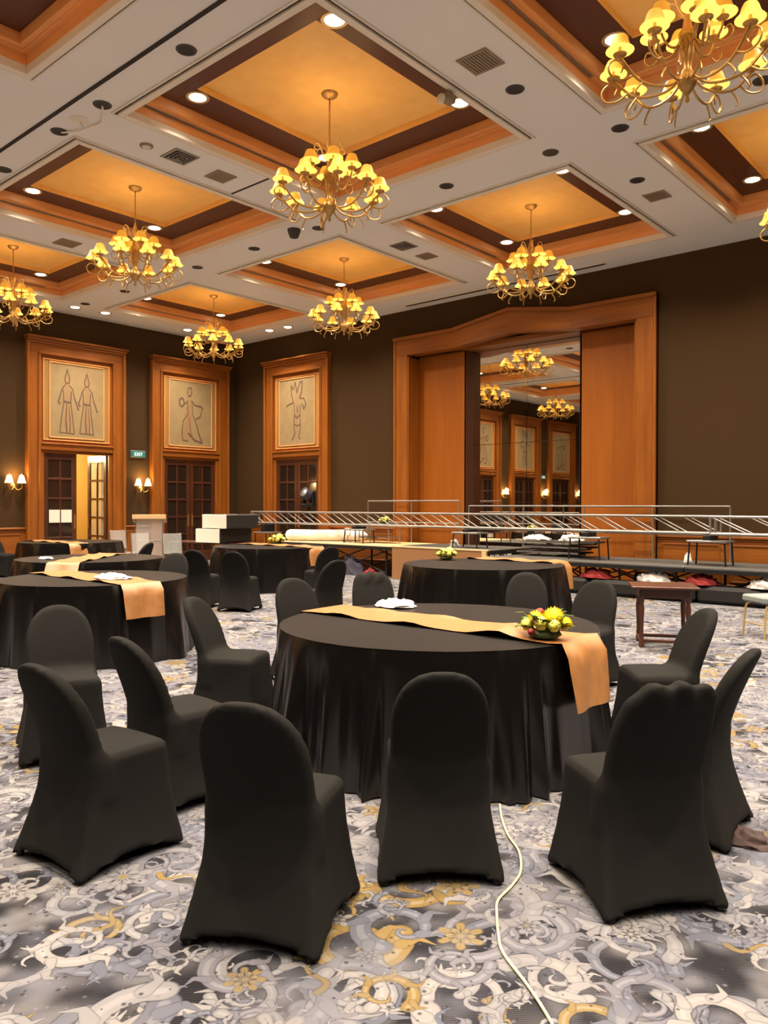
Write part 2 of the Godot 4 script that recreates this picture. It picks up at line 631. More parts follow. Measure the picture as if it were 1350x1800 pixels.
func coffers_and_lamps() -> void:
	# ceiling: ribs between the coffers
	var g := Geo.new()
	var x0 := -BW - 0.3
	var x1 := -BD + 0.3
	var rows := [AC - 0.3]
	for ia in range(-2, 2):
		rows.append(A0 + PA * ia)
		rows.append(A0 + PA * ia + 2 * HA)
	rows.append(AW + 0.95)
	for i in range(0, rows.size(), 2):
		g.box(Vector3((x0 + x1) / 2, CEIL + 0.1, -(rows[i] + rows[i + 1]) / 2), Vector3(x1 - x0, 0.2, rows[i + 1] - rows[i]))
	var cols := [BD - 0.3]
	for ib in range(-3, 3):
		cols.append(B0 + PB * ib)
		cols.append(B0 + PB * ib + 2 * HB)
	cols.append(BW + 0.3)
	for ia in range(-2, 2):
		for i in range(0, cols.size(), 2):
			g.box(Vector3(-(cols[i] + cols[i + 1]) / 2, CEIL + 0.1, -(A0 + PA * ia + HA)), Vector3(cols[i + 1] - cols[i], 0.2, 2 * HA))
	var ceil := struct("ceiling", g, M.ceiling_paint)
	put(ceil, "roof_slab", Geo.new().box(Vector3((x0 + x1) / 2, 6.62, -(AC + AW) / 2), Vector3(x1 - x0, 0.12, AW - AC + 2.4)), M.ceiling_paint)
	put(ceil, "partition_track", Geo.new().box(P(4.365, 4.6, CEIL - 0.004), Vector3(BW - BD, 0.012, 0.045)), M.shadow_gap)
	# one coffer
	var mold := Geo.new()
	ring(mold, HB + 0.055, HA + 0.055, HB + 0.028, HA + 0.028, -0.016, 0.01)
	ring(mold, HB + 0.004, HA + 0.004, HB - 0.075, HA - 0.075, -0.03, 0.06)
	var gap := Geo.new()
	ring(gap, HB + 0.03, HA + 0.03, HB + 0.002, HA + 0.002, -0.004, 0.01)
	var frame := Geo.new()
	ring(frame, HB + 0.02, HA + 0.02, HB - 0.08, HA - 0.08, 0.055, 0.17)
	ring(frame, HB - 0.05, HA - 0.05, HB - 0.14, HA - 0.14, 0.165, 0.185)
	ring(frame, HB - 0.1, HA - 0.1, HB - 0.2, HA - 0.2, 0.18, 0.31)
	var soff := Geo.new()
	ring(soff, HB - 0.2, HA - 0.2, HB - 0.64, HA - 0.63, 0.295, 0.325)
	var panel := Geo.new()
	ring(panel, HB - 0.6, HA - 0.6, HB - 0.645, HA - 0.635, 0.302, 0.375)
	panel.quad(Vector3(-HB + 0.62, 0.372, -HA + 0.61), Vector3(HB - 0.62, 0.372, -HA + 0.61), Vector3(HB - 0.62, 0.372, HA - 0.61), Vector3(-HB + 0.62, 0.372, HA - 0.61), Vector3.DOWN)
	var slot := Geo.new()
	for k in 3:
		slot.box(Vector3(-HB + 0.09 + 0.02 * k, 0.16, 0.12), Vector3(0.006, 0.012, 2 * HA * 0.8))
	var mm := mold.mesh(); var gm := gap.mesh(); var fm := frame.mesh(); var sm := soff.mesh(); var pm := panel.mesh(); var lm := slot.mesh()
	var chand := make_chandelier()
	var first := true
	var lamp := thing("ceiling_downlight", "", "downlight", Vector3.ZERO, 0.0, "downlights in the coffers")
	put(lamp, "rim", Geo.new().lathe([Vector2(0.1, 0.0), Vector2(0.135, -0.004), Vector2(0.14, 0.008), Vector2(0.11, 0.02)], 20), M.brass_pale)
	put(lamp, "lens", Geo.new().lathe([Vector2(0.0, -0.014), Vector2(0.07, -0.012), Vector2(0.112, 0.004)], 20), M.lens)
	var lamp_used := false
	for ia in range(-2, 2):
		for ib in range(-3, 3):
			var at := P(A0 + PA * ia + HA, B0 + PB * ib + HB, CEIL)
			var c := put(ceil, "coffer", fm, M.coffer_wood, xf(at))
			put(c, "molding", mm, M.trim_paint)
			put(c, "shadow_gap", gm, M.shadow_gap)
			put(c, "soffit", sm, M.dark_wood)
			put(c, "panel", pm, M.gold_paper)
			put(c, "slot_diffuser", lm, M.alu_dull)
			var near := ib >= -1
			if near and (ia > -2 or ib >= 0):
				var label := "brass chandelier with yellow shades in the " + coffer_words(ia, ib)
				var cp := at + Vector3(0, 4.88 - CEIL, 0)
				if first:
					chand.position = cp
					chand.set_meta("label", label)
					first = false
				else:
					dup(chand, "chandelier", label, cp, 0.37 * (ia * 3 + ib))
				var ct := 0.0 if ia == -2 and ib == 0 else 0.37 * (ia * 3 + ib)
				for k in [0, 2, 4]:
					var th: float = TAU * (k + 0.4) / 6 + ct
					omni("chandelier_light", cp + Vector3(0.28 * cos(th), 0.685, -0.28 * sin(th)), CHAND_COLOR, CHAND_E * (0.6 if ia == -2 else 1.0), 0.03)
			if ib < -2:
				continue
			for sa in [-1.0, 1.0]:
				for sb in [-1.0, 1.0]:
					var lp := at + Vector3(-sb * 1.13, 0.292, -sa * 1.06)
					spot(lp + Vector3(0, -0.03, 0), SPOT_E * (0.35 if ia == -2 else 1.0), 62.0, 1.0)
					if ia == -2 and ib < 0:
						continue
					var corner := ("mirror" if sa > 0 else "camera") + "-and-" + ("door" if sb > 0 else "far")
					var words := "lit downlight, %s corner of %s" % [corner, coffer_words(ia, ib)]
					if not lamp_used:
						lamp.position = lp
						lamp.set_meta("label", words)
						lamp_used = true
					else:
						dup(lamp, "ceiling_downlight", words, lp, 0.0)
	# small bright lamps close to the walls
	var sl := [[8.92, 17.13, "lit wall-washing lamp over the left door surround, nearer the corner coffer"], [9.65, 17.1, "lit wall-washing lamp just before the corner coffer, door side"], [11.96, 17.15, "lit wall-washing lamp above the corner door surround"], [13.37, 15.6, "lit wall-washing lamp over the mirror-wall print, nearer the corner"], [13.42, 14.95, "lit wall-washing lamp over the mirror-wall print, farther from the corner"]]
	for s in sl:
		dup(lamp, "ceiling_downlight", s[2], P(s[0], s[1], CEIL - 0.003), 0.0, "lamps along the walls")
		spot(P(s[0], s[1], CEIL - 0.035), SPOT_E * 0.3, 45.0, 0.8)

func make_chandelier() -> Node3D:
	var t := thing("chandelier", "", "chandelier", Vector3.ZERO, 0.0, "chandeliers of the ballroom")
	var body := Geo.new()
	body.lathe([Vector2(0.0, -0.02), Vector2(0.022, 0.0), Vector2(0.012, 0.04), Vector2(0.04, 0.08), Vector2(0.075, 0.13), Vector2(0.085, 0.18), Vector2(0.05, 0.23), Vector2(0.032, 0.27), Vector2(0.045, 0.33), Vector2(0.06, 0.4), Vector2(0.05, 0.47), Vector2(0.07, 0.52), Vector2(0.075, 0.56), Vector2(0.04, 0.61), Vector2(0.03, 0.68), Vector2(0.042, 0.76), Vector2(0.05, 0.82), Vector2(0.03, 0.88), Vector2(0.014, 0.93), Vector2(0.01, 0.96)], 14)
	put(t, "body", body, M.brass)
	var chain := Geo.new()
	for k in 15:
		var c := Vector3(0, 0.97 + 0.033 * k, 0)
		var pts := []
		for j in 9:
			var th := TAU * j / 8
			var p := Vector3(0.011 * cos(th), 0.022 * sin(th), 0)
			pts.append(c + (p if k % 2 == 0 else Vector3(0, p.y, p.x)))
		chain.tube(pts, 0.0042, 4, false)
	put(t, "chain", chain, M.brass)
	put(t, "canopy", Geo.new().lathe([Vector2(0.012, 1.43), Vector2(0.05, 1.44), Vector2(0.09, 1.465), Vector2(0.1, 1.492)], 18), M.brass)
	var low := Geo.new()
	low.tube(spline([Vector3(0.06, 0.2, 0), Vector3(0.15, 0.12, 0), Vector3(0.3, 0.1, 0), Vector3(0.44, 0.14, 0), Vector3(0.55, 0.25, 0), Vector3(0.6, 0.31, 0)], 4), 0.0115, 6)
	low.tube(spline([Vector3(0.48, 0.17, 0), Vector3(0.57, 0.12, 0), Vector3(0.67, 0.14, 0), Vector3(0.7, 0.22, 0), Vector3(0.64, 0.28, 0), Vector3(0.57, 0.24, 0), Vector3(0.59, 0.18, 0)], 4), 0.009, 5)
	low.tube(spline([Vector3(0.4, 0.12, 0), Vector3(0.45, 0.06, 0), Vector3(0.47, 0.01, 0), Vector3(0.44, -0.01, 0)], 4), [0.009, 0.009, 0.009, 0.008, 0.008, 0.008, 0.007, 0.007, 0.006, 0.006, 0.005, 0.004, 0.003], 5)
	low.lathe([Vector2(0.0, 0.3), Vector2(0.05, 0.315), Vector2(0.058, 0.327), Vector2(0.02, 0.331)], 12, Vector3(0.6, 0, 0))
	var high := Geo.new()
	high.tube(spline([Vector3(0.05, 0.52, 0), Vector3(0.12, 0.42, 0), Vector3(0.21, 0.42, 0), Vector3(0.27, 0.5, 0), Vector3(0.28, 0.57, 0)], 4), 0.0105, 6)
	high.tube(spline([Vector3(0.23, 0.44, 0), Vector3(0.3, 0.39, 0), Vector3(0.36, 0.44, 0), Vector3(0.34, 0.51, 0), Vector3(0.29, 0.49, 0)], 4), 0.0075, 5)
	high.lathe([Vector2(0.0, 0.565), Vector2(0.045, 0.58), Vector2(0.052, 0.59), Vector2(0.02, 0.594)], 12, Vector3(0.28, 0, 0))
	var curl := Geo.new()
	curl.tube(spline([Vector3(0.03, 0.7, 0), Vector3(0.08, 0.76, 0), Vector3(0.12, 0.86, 0), Vector3(0.17, 0.88, 0), Vector3(0.19, 0.82, 0), Vector3(0.15, 0.8, 0)], 4), 0.0085, 5)
	var sh := Geo.new()
	sh.lathe([Vector2(0.116, 0.0), Vector2(0.108, 0.006), Vector2(0.086, 0.03), Vector2(0.073, 0.06), Vector2(0.064, 0.092), Vector2(0.05, 0.118), Vector2(0.03, 0.128)], 16)
	var mo := Geo.new()
	mo.lathe([Vector2(0.114, 0.001), Vector2(0.08, 0.024), Vector2(0.034, 0.03), Vector2(0.012, 0.03)], 16)
	var mom := mo.mesh()
	var cd := Geo.new()
	cd.lathe([Vector2(0.014, -0.055), Vector2(0.013, 0.03), Vector2(0.018, 0.05), Vector2(0.016, 0.08), Vector2(0.002, 0.1)], 8)
	var lm := low.mesh(); var hm := high.mesh(); var cm := curl.mesh(); var shm := sh.mesh(); var cdm := cd.mesh()
	for k in 10:
		var a := put(t, "arm", lm, M.brass, xf(Vector3.ZERO, TAU * k / 10))
		put(a, "shade", shm, M.shade, xf(Vector3(0.6, 0.355, 0)))
		put(a, "shade_mouth", mom, M.shade_mouth, xf(Vector3(0.6, 0.355, 0)))
		put(a, "candle", cdm, M.brass_pale, xf(Vector3(0.6, 0.37, 0)))
	for k in 6:
		var a := put(t, "arm", hm, M.brass, xf(Vector3.ZERO, TAU * (k + 0.4) / 6))
		put(a, "shade", shm, M.shade, xf(Vector3(0.28, 0.62, 0)))
		put(a, "shade_mouth", mom, M.shade_mouth, xf(Vector3(0.28, 0.62, 0)))
		put(a, "candle", cdm, M.brass_pale, xf(Vector3(0.28, 0.635, 0)))
		put(t, "scroll", cm, M.brass_pale, xf(Vector3.ZERO, TAU * (k + 0.1) / 6))
	return t

# ------------------------------------------------------------------ room shell
func room() -> void:
	var cw := BW - BD
	var cl := AW - AC
	var g := Geo.new()
	g.v = PackedVector3Array(); g.n = PackedVector3Array(); g.uv = PackedVector2Array()
	# carpet: one tile of the pattern is 3.4 m
	var k := 3.4
	var c := [P(AC - 0.3, BD - 0.3), P(AC - 0.3, BW + 0.4), P(AW + 1.0, BW + 0.4), P(AW + 1.0, BD - 0.3)]
	var us := []
	for p in c:
		us.append(Vector2(p.x, p.z) / k)
	g.tri(c[0], c[1], c[2], Vector3.UP, Vector3.UP, Vector3.UP, us[0], us[1], us[2])
	g.tri(c[0], c[2], c[3], Vector3.UP, Vector3.UP, Vector3.UP, us[0], us[2], us[3])
	struct("floor", g, M.carpet)
	put(get_node("floor"), "slab", Geo.new().box(P((AC + AW) / 2, (BD + BW) / 2, -0.11), Vector3(cw + 8, 0.2, cl + 4)), M.black_paint)
	struct("wall_back", Geo.new().box(P(AC - 0.15, (BW + BD) / 2, 3.3), Vector3(cw + 0.6, 6.6, 0.3)), M.wall_fabric)
	struct("wall_right", Geo.new().box(P((AC + AW) / 2, BD - 0.15, 3.3), Vector3(0.3, 6.6, cl + 2.4)), M.wall_fabric)
	# door wall, with the opening of the open door
	var o0 := 8.53
	var o1 := 10.14
	g = Geo.new()
	g.box(P((AC + o0) / 2, BW + 0.15, 3.3), Vector3(0.3, 6.6, o0 - AC))
	g.box(P((o1 + AW + 1.0) / 2, BW + 0.15, 3.3), Vector3(0.3, 6.6, AW + 1.0 - o1))
	g.box(P((o0 + o1) / 2, BW + 0.15, (2.74 + 6.6) / 2), Vector3(0.3, 6.6 - 2.74, o1 - o0))
	struct("wall_left", g, M.wall_fabric)
	# mirror wall, open behind the portal
	g = Geo.new()
	g.box(P(AW + 0.15, (BD + 6.0) / 2, 3.3), Vector3(6.0 - BD, 6.6, 0.3))
	g.box(P(AW + 0.15, (11.58 + BW + 0.3) / 2, 3.3), Vector3(BW + 0.3 - 11.58, 6.6, 0.3))
	g.box(P(AW + 0.15, 8.79, 5.95), Vector3(5.58, 1.3, 0.3))
	g.box(P(AW + 0.85, 8.79, 3.3), Vector3(6.4, 6.6, 0.2))
	for b in [5.9, 11.68]:
		g.box(P(AW + 0.5, b, 3.3), Vector3(0.2, 6.6, 0.8))
	struct("wall_front", g, M.wall_fabric)
	# wainscot and rails between the surrounds
	var runs := [[AC, -4.69], [-2.23, -1.49], [0.97, 1.71], [4.17, 8.11], [10.57, 11.31], [13.77, AW]]
	for r in runs:
		wainscot(P((r[0] + r[1]) / 2, BW, 0), PI / 2, r[1] - r[0])
	for r in [[BD, 5.68], [11.9, 14.05], [16.49, BW]]:
		wainscot(P(AW, (r[0] + r[1]) / 2, 0), 0.0, r[1] - r[0])

func wainscot(at: Vector3, turn: float, w: float) -> void:
	var o := struct_root("trim_wainscot", at, turn)
	put(o, "board", Geo.new().box(Vector3(0, 0.47, 0.012), Vector3(w, 0.94, 0.024)), M.wood)
	put(o, "chair_rail", Geo.new().box(Vector3(0, 0.965, 0.03), Vector3(w, 0.05, 0.06), 0.012).box(Vector3(0, 0.92, 0.022), Vector3(w, 0.03, 0.036), 0.008), M.wood)
	put(o, "baseboard", Geo.new().box(Vector3(0, 0.08, 0.02), Vector3(w, 0.16, 0.03), 0.006), M.wood)
	var n := maxi(1, int(w / 1.1))
	for k in n:
		var pw := w / n
		if pw > 0.4:
			var g := Geo.new()
			var cx := -w / 2 + pw * (k + 0.5)
			for s in [-1.0, 1.0]:
				g.box(Vector3(cx + s * (pw / 2 - 0.1), 0.52, 0.027), Vector3(0.03, 0.62, 0.02), 0.006)
				g.box(Vector3(cx, 0.52 + s * 0.31, 0.027), Vector3(pw - 0.17, 0.03, 0.02), 0.006)
			put(o, "panel_mold", g, M.wood)

# local frame: x along the wall, y up, z into the room; the surround is 2.46 wide
func surround(at: Vector3, turn: float, kind: int, open: bool, words: String) -> void:
	var w := 2.46
	var o := struct_root("trim_door_surround", at, turn)
	for s in [0.0, 1.0]:
		var q := func(x: float) -> float: return w - x if s > 0.5 else x
		var g := Geo.new()
		g.box(Vector3(q.call(0.035), 2.62, 0.075), Vector3(0.07, 5.24, 0.15), 0.012)
		g.box(Vector3(q.call(0.17), 2.5, 0.045), Vector3(0.22, 5.0, 0.09), 0.008)
		g.box(Vector3(q.call(0.3), 2.48, 0.06), Vector3(0.06, 4.96, 0.12), 0.014)
		put(o, "side_casing", g, M.wood)
	var h := Geo.new()
	h.box(Vector3(w / 2, 5.1, 0.045), Vector3(w - 0.1, 0.22, 0.09), 0.008)
	h.box(Vector3(w / 2, 4.985, 0.06), Vector3(w - 0.54, 0.06, 0.12), 0.014)
	put(o, "head_casing", h, M.wood)
	h = Geo.new()
	h.box(Vector3(w / 2, 5.225, 0.075), Vector3(w - 0.02, 0.05, 0.15), 0.012)
	h.box(Vector3(w / 2, 5.275, 0.095), Vector3(w + 0.02, 0.05, 0.19), 0.014)
	h.box(Vector3(w / 2, 5.325, 0.115), Vector3(w + 0.06, 0.05, 0.23), 0.014)
	put(o, "crown_molding", h, M.wood)
	put(o, "back_panel", Geo.new().box(Vector3(w / 2, 3.84, 0.015), Vector3(1.8, 2.26, 0.03)), M.panel_wood)
	put(o, "transom", Geo.new().box(Vector3(w / 2, 2.84, 0.05), Vector3(1.8, 0.14, 0.1), 0.012).box(Vector3(w / 2, 2.92, 0.065), Vector3(1.8, 0.04, 0.13), 0.01), M.wood)
	for s in [0.375, w - 0.375]:
		put(o, "door_jamb", Geo.new().box(Vector3(s, 1.37, 0.03), Vector3(0.09, 2.74, 0.06), 0.008), M.wood)
	# the framed print hangs on the panel: a thing of its own
	var bs := Basis(Vector3.UP, turn)
	var p := thing("framed_print", words, "print", at + bs * Vector3(w / 2, 3.03, 0.03), turn, "line prints above the doors")
	put(p, "mount", Geo.new().box(Vector3(0, 0.91, 0.006), Vector3(1.66, 1.86, 0.012)), M.olive_mat)
	var sheet := Geo.new()
	var hx := 0.66
	sheet.tri(Vector3(-hx, 0.06, 0.02), Vector3(hx, 0.06, 0.02), Vector3(hx, 1.77, 0.02), Vector3.BACK, Vector3.BACK, Vector3.BACK, Vector2(0, 1), Vector2(1, 1), Vector2(1, 0))
	sheet.tri(Vector3(-hx, 0.06, 0.02), Vector3(hx, 1.77, 0.02), Vector3(-hx, 1.77, 0.02), Vector3.BACK, Vector3.BACK, Vector3.BACK, Vector2(0, 1), Vector2(1, 0), Vector2(0, 0))
	put(p, "sheet", sheet, M["print%d" % kind])
	var fr := Geo.new()
	for s in [-1.0, 1.0]:
		fr.box(Vector3(s * (hx + 0.015), 0.915, 0.02), Vector3(0.03, 1.77, 0.03), 0.006)
		fr.box(Vector3(0, 0.915 + s * 0.87, 0.02), Vector3(2 * hx + 0.06, 0.03, 0.03), 0.006)
		fr.box(Vector3(s * 0.815, 0.91, 0.015), Vector3(0.03, 1.86, 0.03), 0.006)
		fr.box(Vector3(0, 0.91 + s * 0.93, 0.015), Vector3(1.66, 0.03, 0.03), 0.006)
	put(p, "frame", fr, M.coffer_wood)
	# two door leaves
	var d := struct_root("door_1" if open else "door_%d" % (names.get("door_n", 1) + 1), at, turn)
	if not open:
		names["door_n"] = names.get("door_n", 1) + 1
	for s in 2:
		var hinge := Vector3(0.425 if s == 0 else w - 0.425, 0, 0.0)
		var ang := 0.0
		if open and s == 1:
			ang = deg_to_rad(-86)
			hinge.z = -0.03
		var leaf := put(d, "leaf", leaf_mesh(), M.mahogany, xf(hinge, ang if s == 0 else PI + ang))
		for c in 2:
			for r in 5:
				put(leaf, "pane", pane_mesh(), M.clear if open and s == 1 else M.glass_dark, xf(Vector3(0.255 + 0.29 * c, 0.5 + 0.46 * r, 0)))
		put(leaf, "handle", Geo.new().box(Vector3(0.745, 1.1, 0.04 if s == 0 else -0.04), Vector3(0.02, 0.3, 0.02), 0.006).box(Vector3(0.745, 1.1, 0.0), Vector3(0.03, 0.34, 0.052), 0.006), M.brass)
		if open and s == 0:
			for c in 2:
				put(leaf, "notice", Geo.new().box(Vector3(0.255 + 0.29 * c, 1.24, 0.027), Vector3(0.26, 0.3, 0.003)), M.white_paint)

func leaf_mesh() -> Mesh:
	if not unit_cache.has("leaf"):
		var g := Geo.new()
		for x in [0.055, 0.745]:
			g.box(Vector3(x, 1.365, 0), Vector3(0.11, 2.73, 0.045), 0.005)
		g.box(Vector3(0.4, 1.365, 0), Vector3(0.04, 2.6, 0.04), 0.005)
		g.box(Vector3(0.4, 0.135, 0), Vector3(0.58, 0.27, 0.045), 0.005)
		for r in 5:
			g.box(Vector3(0.4, 0.73 + 0.46 * r if r < 4 else 2.64, 0), Vector3(0.58, 0.05 if r < 4 else 0.18, 0.042), 0.005)
		unit_cache["leaf"] = g.mesh()
	return unit_cache["leaf"]

func pane_mesh() -> Mesh:
	if not unit_cache.has("pane"):
		unit_cache["pane"] = Geo.new().box(Vector3.ZERO, Vector3(0.27, 0.42, 0.008)).mesh()
	return unit_cache["pane"]

func door_wall() -> void:
	var ws := {1: "framed line print of a kneeling dancer, above the corner door on the exit-sign wall", 0: "framed line print of two robed figures, above the open door", -2: "framed line print above the third door surround, reflected in the mirror's near-left", -3: "framed line print above the fourth door surround, reflected beside the mirror's seam", -4: "framed line print above the last door surround, reflected rightmost in the mirror"}
	for k in ws:
		surround(P(8.11 + 3.2 * k, BW, 0), PI / 2, 1 if k == 1 else (0 if k == 0 else 2 if k == -3 else 1), k == 0, ws[k])
	# corridor seen through the open door
	var b1 := BW + 0.3
	var co := struct_root("wall_corridor")
	put(co, "back", Geo.new().box(P(9.6, b1 + 2.6, 1.6), Vector3(0.2, 3.2, 5.0)), M.cream_wall)
	put(co, "end", Geo.new().box(P(7.2, b1 + 1.25, 1.6), Vector3(2.6, 3.2, 0.2)), M.cream_wall)
	put(co, "end", Geo.new().box(P(12.0, b1 + 1.25, 1.6), Vector3(2.6, 3.2, 0.2)), M.cream_wall)
	put(co, "soffit", Geo.new().box(P(9.6, b1 + 1.25, 3.15), Vector3(2.7, 0.1, 5.0)), M.cream_wall)
	put(co, "ground", Geo.new().box(P(9.6, b1 + 1.25, 0.0), Vector3(2.7, 0.02, 5.0)), M.brown_board)
	omni("corridor_light", P(9.4, b1 + 1.1, 2.8), Color(1, 0.9, 0.68), 4.0, 0.15)
	var cl := thing("corridor_lamp", "round ceiling lamp in the cream corridor behind the open door", "lamp", P(9.4, b1 + 1.1, 3.07))
	put(cl, "lens", Geo.new().lathe([Vector2(0.0, -0.02), Vector2(0.12, 0.0), Vector2(0.14, 0.03)], 16), M.lens)
	# exit sign
	for s in [[10.97, "small lit green EXIT sign on the wall between the two left door surrounds"], [-1.86, "small lit green EXIT sign reflected in the mirror beside its seam"]]:
		var t := thing("exit_sign", s[1], "sign", P(s[0], BW, 2.72), PI / 2)
		put(t, "panel", Geo.new().box(Vector3(0, 0.075, 0.035), Vector3(0.4, 0.15, 0.03), 0.006), M.sign_green)
		put(t, "case", Geo.new().box(Vector3(0, 0.075, 0.012), Vector3(0.43, 0.18, 0.024), 0.004).box(Vector3(-0.19, 0.075, 0.052), Vector3(0.01, 0.13, 0.004)).box(Vector3(0.19, 0.075, 0.052), Vector3(0.01, 0.13, 0.004)), M.alu_dull)
		var tm := TextMesh.new()
		tm.text = "EXIT"
		tm.font_size = 20
		tm.pixel_size = 0.0058
		tm.depth = 0.004
		put(t, "lettering", tm, M.letters, xf(Vector3(0, 0.075, 0.053)))
	# sconces
	var sc := [[7.85, "twin-shade wall sconce left of the open door surround"], [11.06, "twin-shade wall sconce below the exit sign between two door surrounds"], [1.4, "twin-shade wall sconce reflected near the mirror's left edge"], [-1.86, "twin-shade wall sconce reflected beside the mirror's seam, under an exit sign"], [-5.05, "twin-shade wall sconce reflected against dark wall at the mirror's right"]]
	for s in sc:
		var t := thing("wall_sconce", s[1], "wall lamp", P(s[0], BW, 1.93), PI / 2, "sconces on the door wall")
		put(t, "backplate", Geo.new().lathe([Vector2(0.0, 0.03), Vector2(0.04, 0.025), Vector2(0.06, 0.0)], 14, Vector3.ZERO, Basis(Vector3.RIGHT, PI / 2)), M.brass)
		for x in [-0.14, 0.14]:
			var arm := put(t, "arm", Geo.new().tube(spline([Vector3(0, 0, 0.03), Vector3(x * 0.4, -0.09, 0.09), Vector3(x, -0.05, 0.12), Vector3(x, 0.06, 0.12)], 4), 0.009, 6), M.brass)
			put(arm, "shade", Geo.new().lathe([Vector2(0.095, 0.06), Vector2(0.07, 0.14), Vector2(0.042, 0.24)], 16, Vector3(x, 0, 0.12)), M.shade_white)
			put(arm, "finial", Geo.new().lathe([Vector2(0.004, 0.23), Vector2(0.014, 0.25), Vector2(0.002, 0.28)], 8, Vector3(x, 0, 0.12)), M.brass)
		omni("sconce_light", P(s[0], BW - 0.2, 2.17), Color(1, 0.8, 0.52), 0.5, 0.06)

func mirror_wall() -> void:
	surround(P(AW, 16.5, 0), 0.0, 2, false, "framed line print of a standing winged dancer, on the mirror wall by the corner")
	var o := struct_root("trim_mirror_portal", P(AW, 8.79, 0))
	# x = -(b - 8.79); outer half width 3.11, opening half 2.72, mirror half 1.385
	for s in [-1.0, 1.0]:
		var g := Geo.new()
		g.box(Vector3(s * 2.915, 2.475, 0.02), Vector3(0.39, 4.95, 0.16), 0.01)
		g.box(Vector3(s * 3.08, 2.65, 0.06), Vector3(0.06, 5.3, 0.14), 0.012)
		g.box(Vector3(s * 2.71, 2.45, -0.13), Vector3(0.05, 4.9, 0.42), 0.006)
		put(o, "side_casing", g, M.wood)
		put(o, "tall_panel", Geo.new().box(Vector3(s * 2.04, 2.47, -0.36), Vector3(1.32, 4.94, 0.04), 0.006), M.panel_wood)
		put(o, "reveal", Geo.new().box(Vector3(s * 1.4, 2.47, -0.5), Vector3(0.05, 4.94, 0.32), 0.006), M.dark_wood)
	# header with a shallow gable over the mirror
	var top := [Vector2(-3.11, 5.36), Vector2(-1.42, 5.36), Vector2(0, 5.58), Vector2(1.42, 5.36), Vector2(3.11, 5.36)]
	var low := [Vector2(-3.11, 4.95), Vector2(-1.4, 4.95), Vector2(0, 5.1), Vector2(1.4, 4.95), Vector2(3.11, 4.95)]
	var hd := Geo.new()
	slab_between(hd, top, low, -0.3, 0.1)
	put(o, "header", hd, M.wood)
	var cr := Geo.new()
	var t2 := []
	var t1 := []
	for p in top:
		t2.append(p + Vector2(0, 0.01))
		t1.append(p - Vector2(0, 0.06))
	slab_between(cr, t2, t1, 0.0, 0.15)
	put(o, "crown_molding", cr, M.wood)
	put(o, "ceiling_board", Geo.new().box(Vector3(0, 5.0, -0.45), Vector3(5.5, 0.1, 0.5)), M.wood)
	var m := struct_root("window_1", P(AW + 0.63, 8.79, 0))
	m.name = "trim_mirror"
	for s in [-1.0, 1.0]:
		for r in [[0.3, 1.52], [1.525, 2.86], [2.865, 4.94]]:
			put(m, "pane", Geo.new().box(Vector3(s * 0.69, (r[0] + r[1]) / 2, 0), Vector3(1.374, r[1] - r[0], 0.02), 0.003), M.mirror)
	put(m, "backing", Geo.new().box(Vector3(0, 2.5, -0.03), Vector3(2.8, 5.0, 0.03)), M.shadow_gap)
	put(m, "base_rail", Geo.new().box(Vector3(0, 0.15, 0.01), Vector3(2.8, 0.3, 0.05), 0.006), M.wood)

func slab_between(g: Geo, top: Array, low: Array, z0: float, z1: float) -> void:
	for i in top.size() - 1:
		var a: Vector2 = top[i]
		var b: Vector2 = top[i + 1]
		var c: Vector2 = low[i + 1]
		var d: Vector2 = low[i]
		for z in [z0, z1]:
			var nn := Vector3(0, 0, 1 if z == z1 else -1)
			g.quad(Vector3(d.x, d.y, z), Vector3(c.x, c.y, z), Vector3(b.x, b.y, z), Vector3(a.x, a.y, z), nn)
		var nt := Vector3(-(b - a).y, (b - a).x, 0).normalized()
		g.quad(Vector3(a.x, a.y, z0), Vector3(b.x, b.y, z0), Vector3(b.x, b.y, z1), Vector3(a.x, a.y, z1), nt)
		var nl := -Vector3(-(c - d).y, (c - d).x, 0).normalized()
		g.quad(Vector3(d.x, d.y, z0), Vector3(c.x, c.y, z0), Vector3(c.x, c.y, z1), Vector3(d.x, d.y, z1), nl)
	for i in [0, top.size() - 1]:
		var nn := Vector3(-1 if i == 0 else 1, 0, 0)
		g.quad(Vector3(top[i].x, low[i].y, z0), Vector3(top[i].x, low[i].y, z1), Vector3(top[i].x, top[i].y, z1), Vector3(top[i].x, top[i].y, z0), nn)

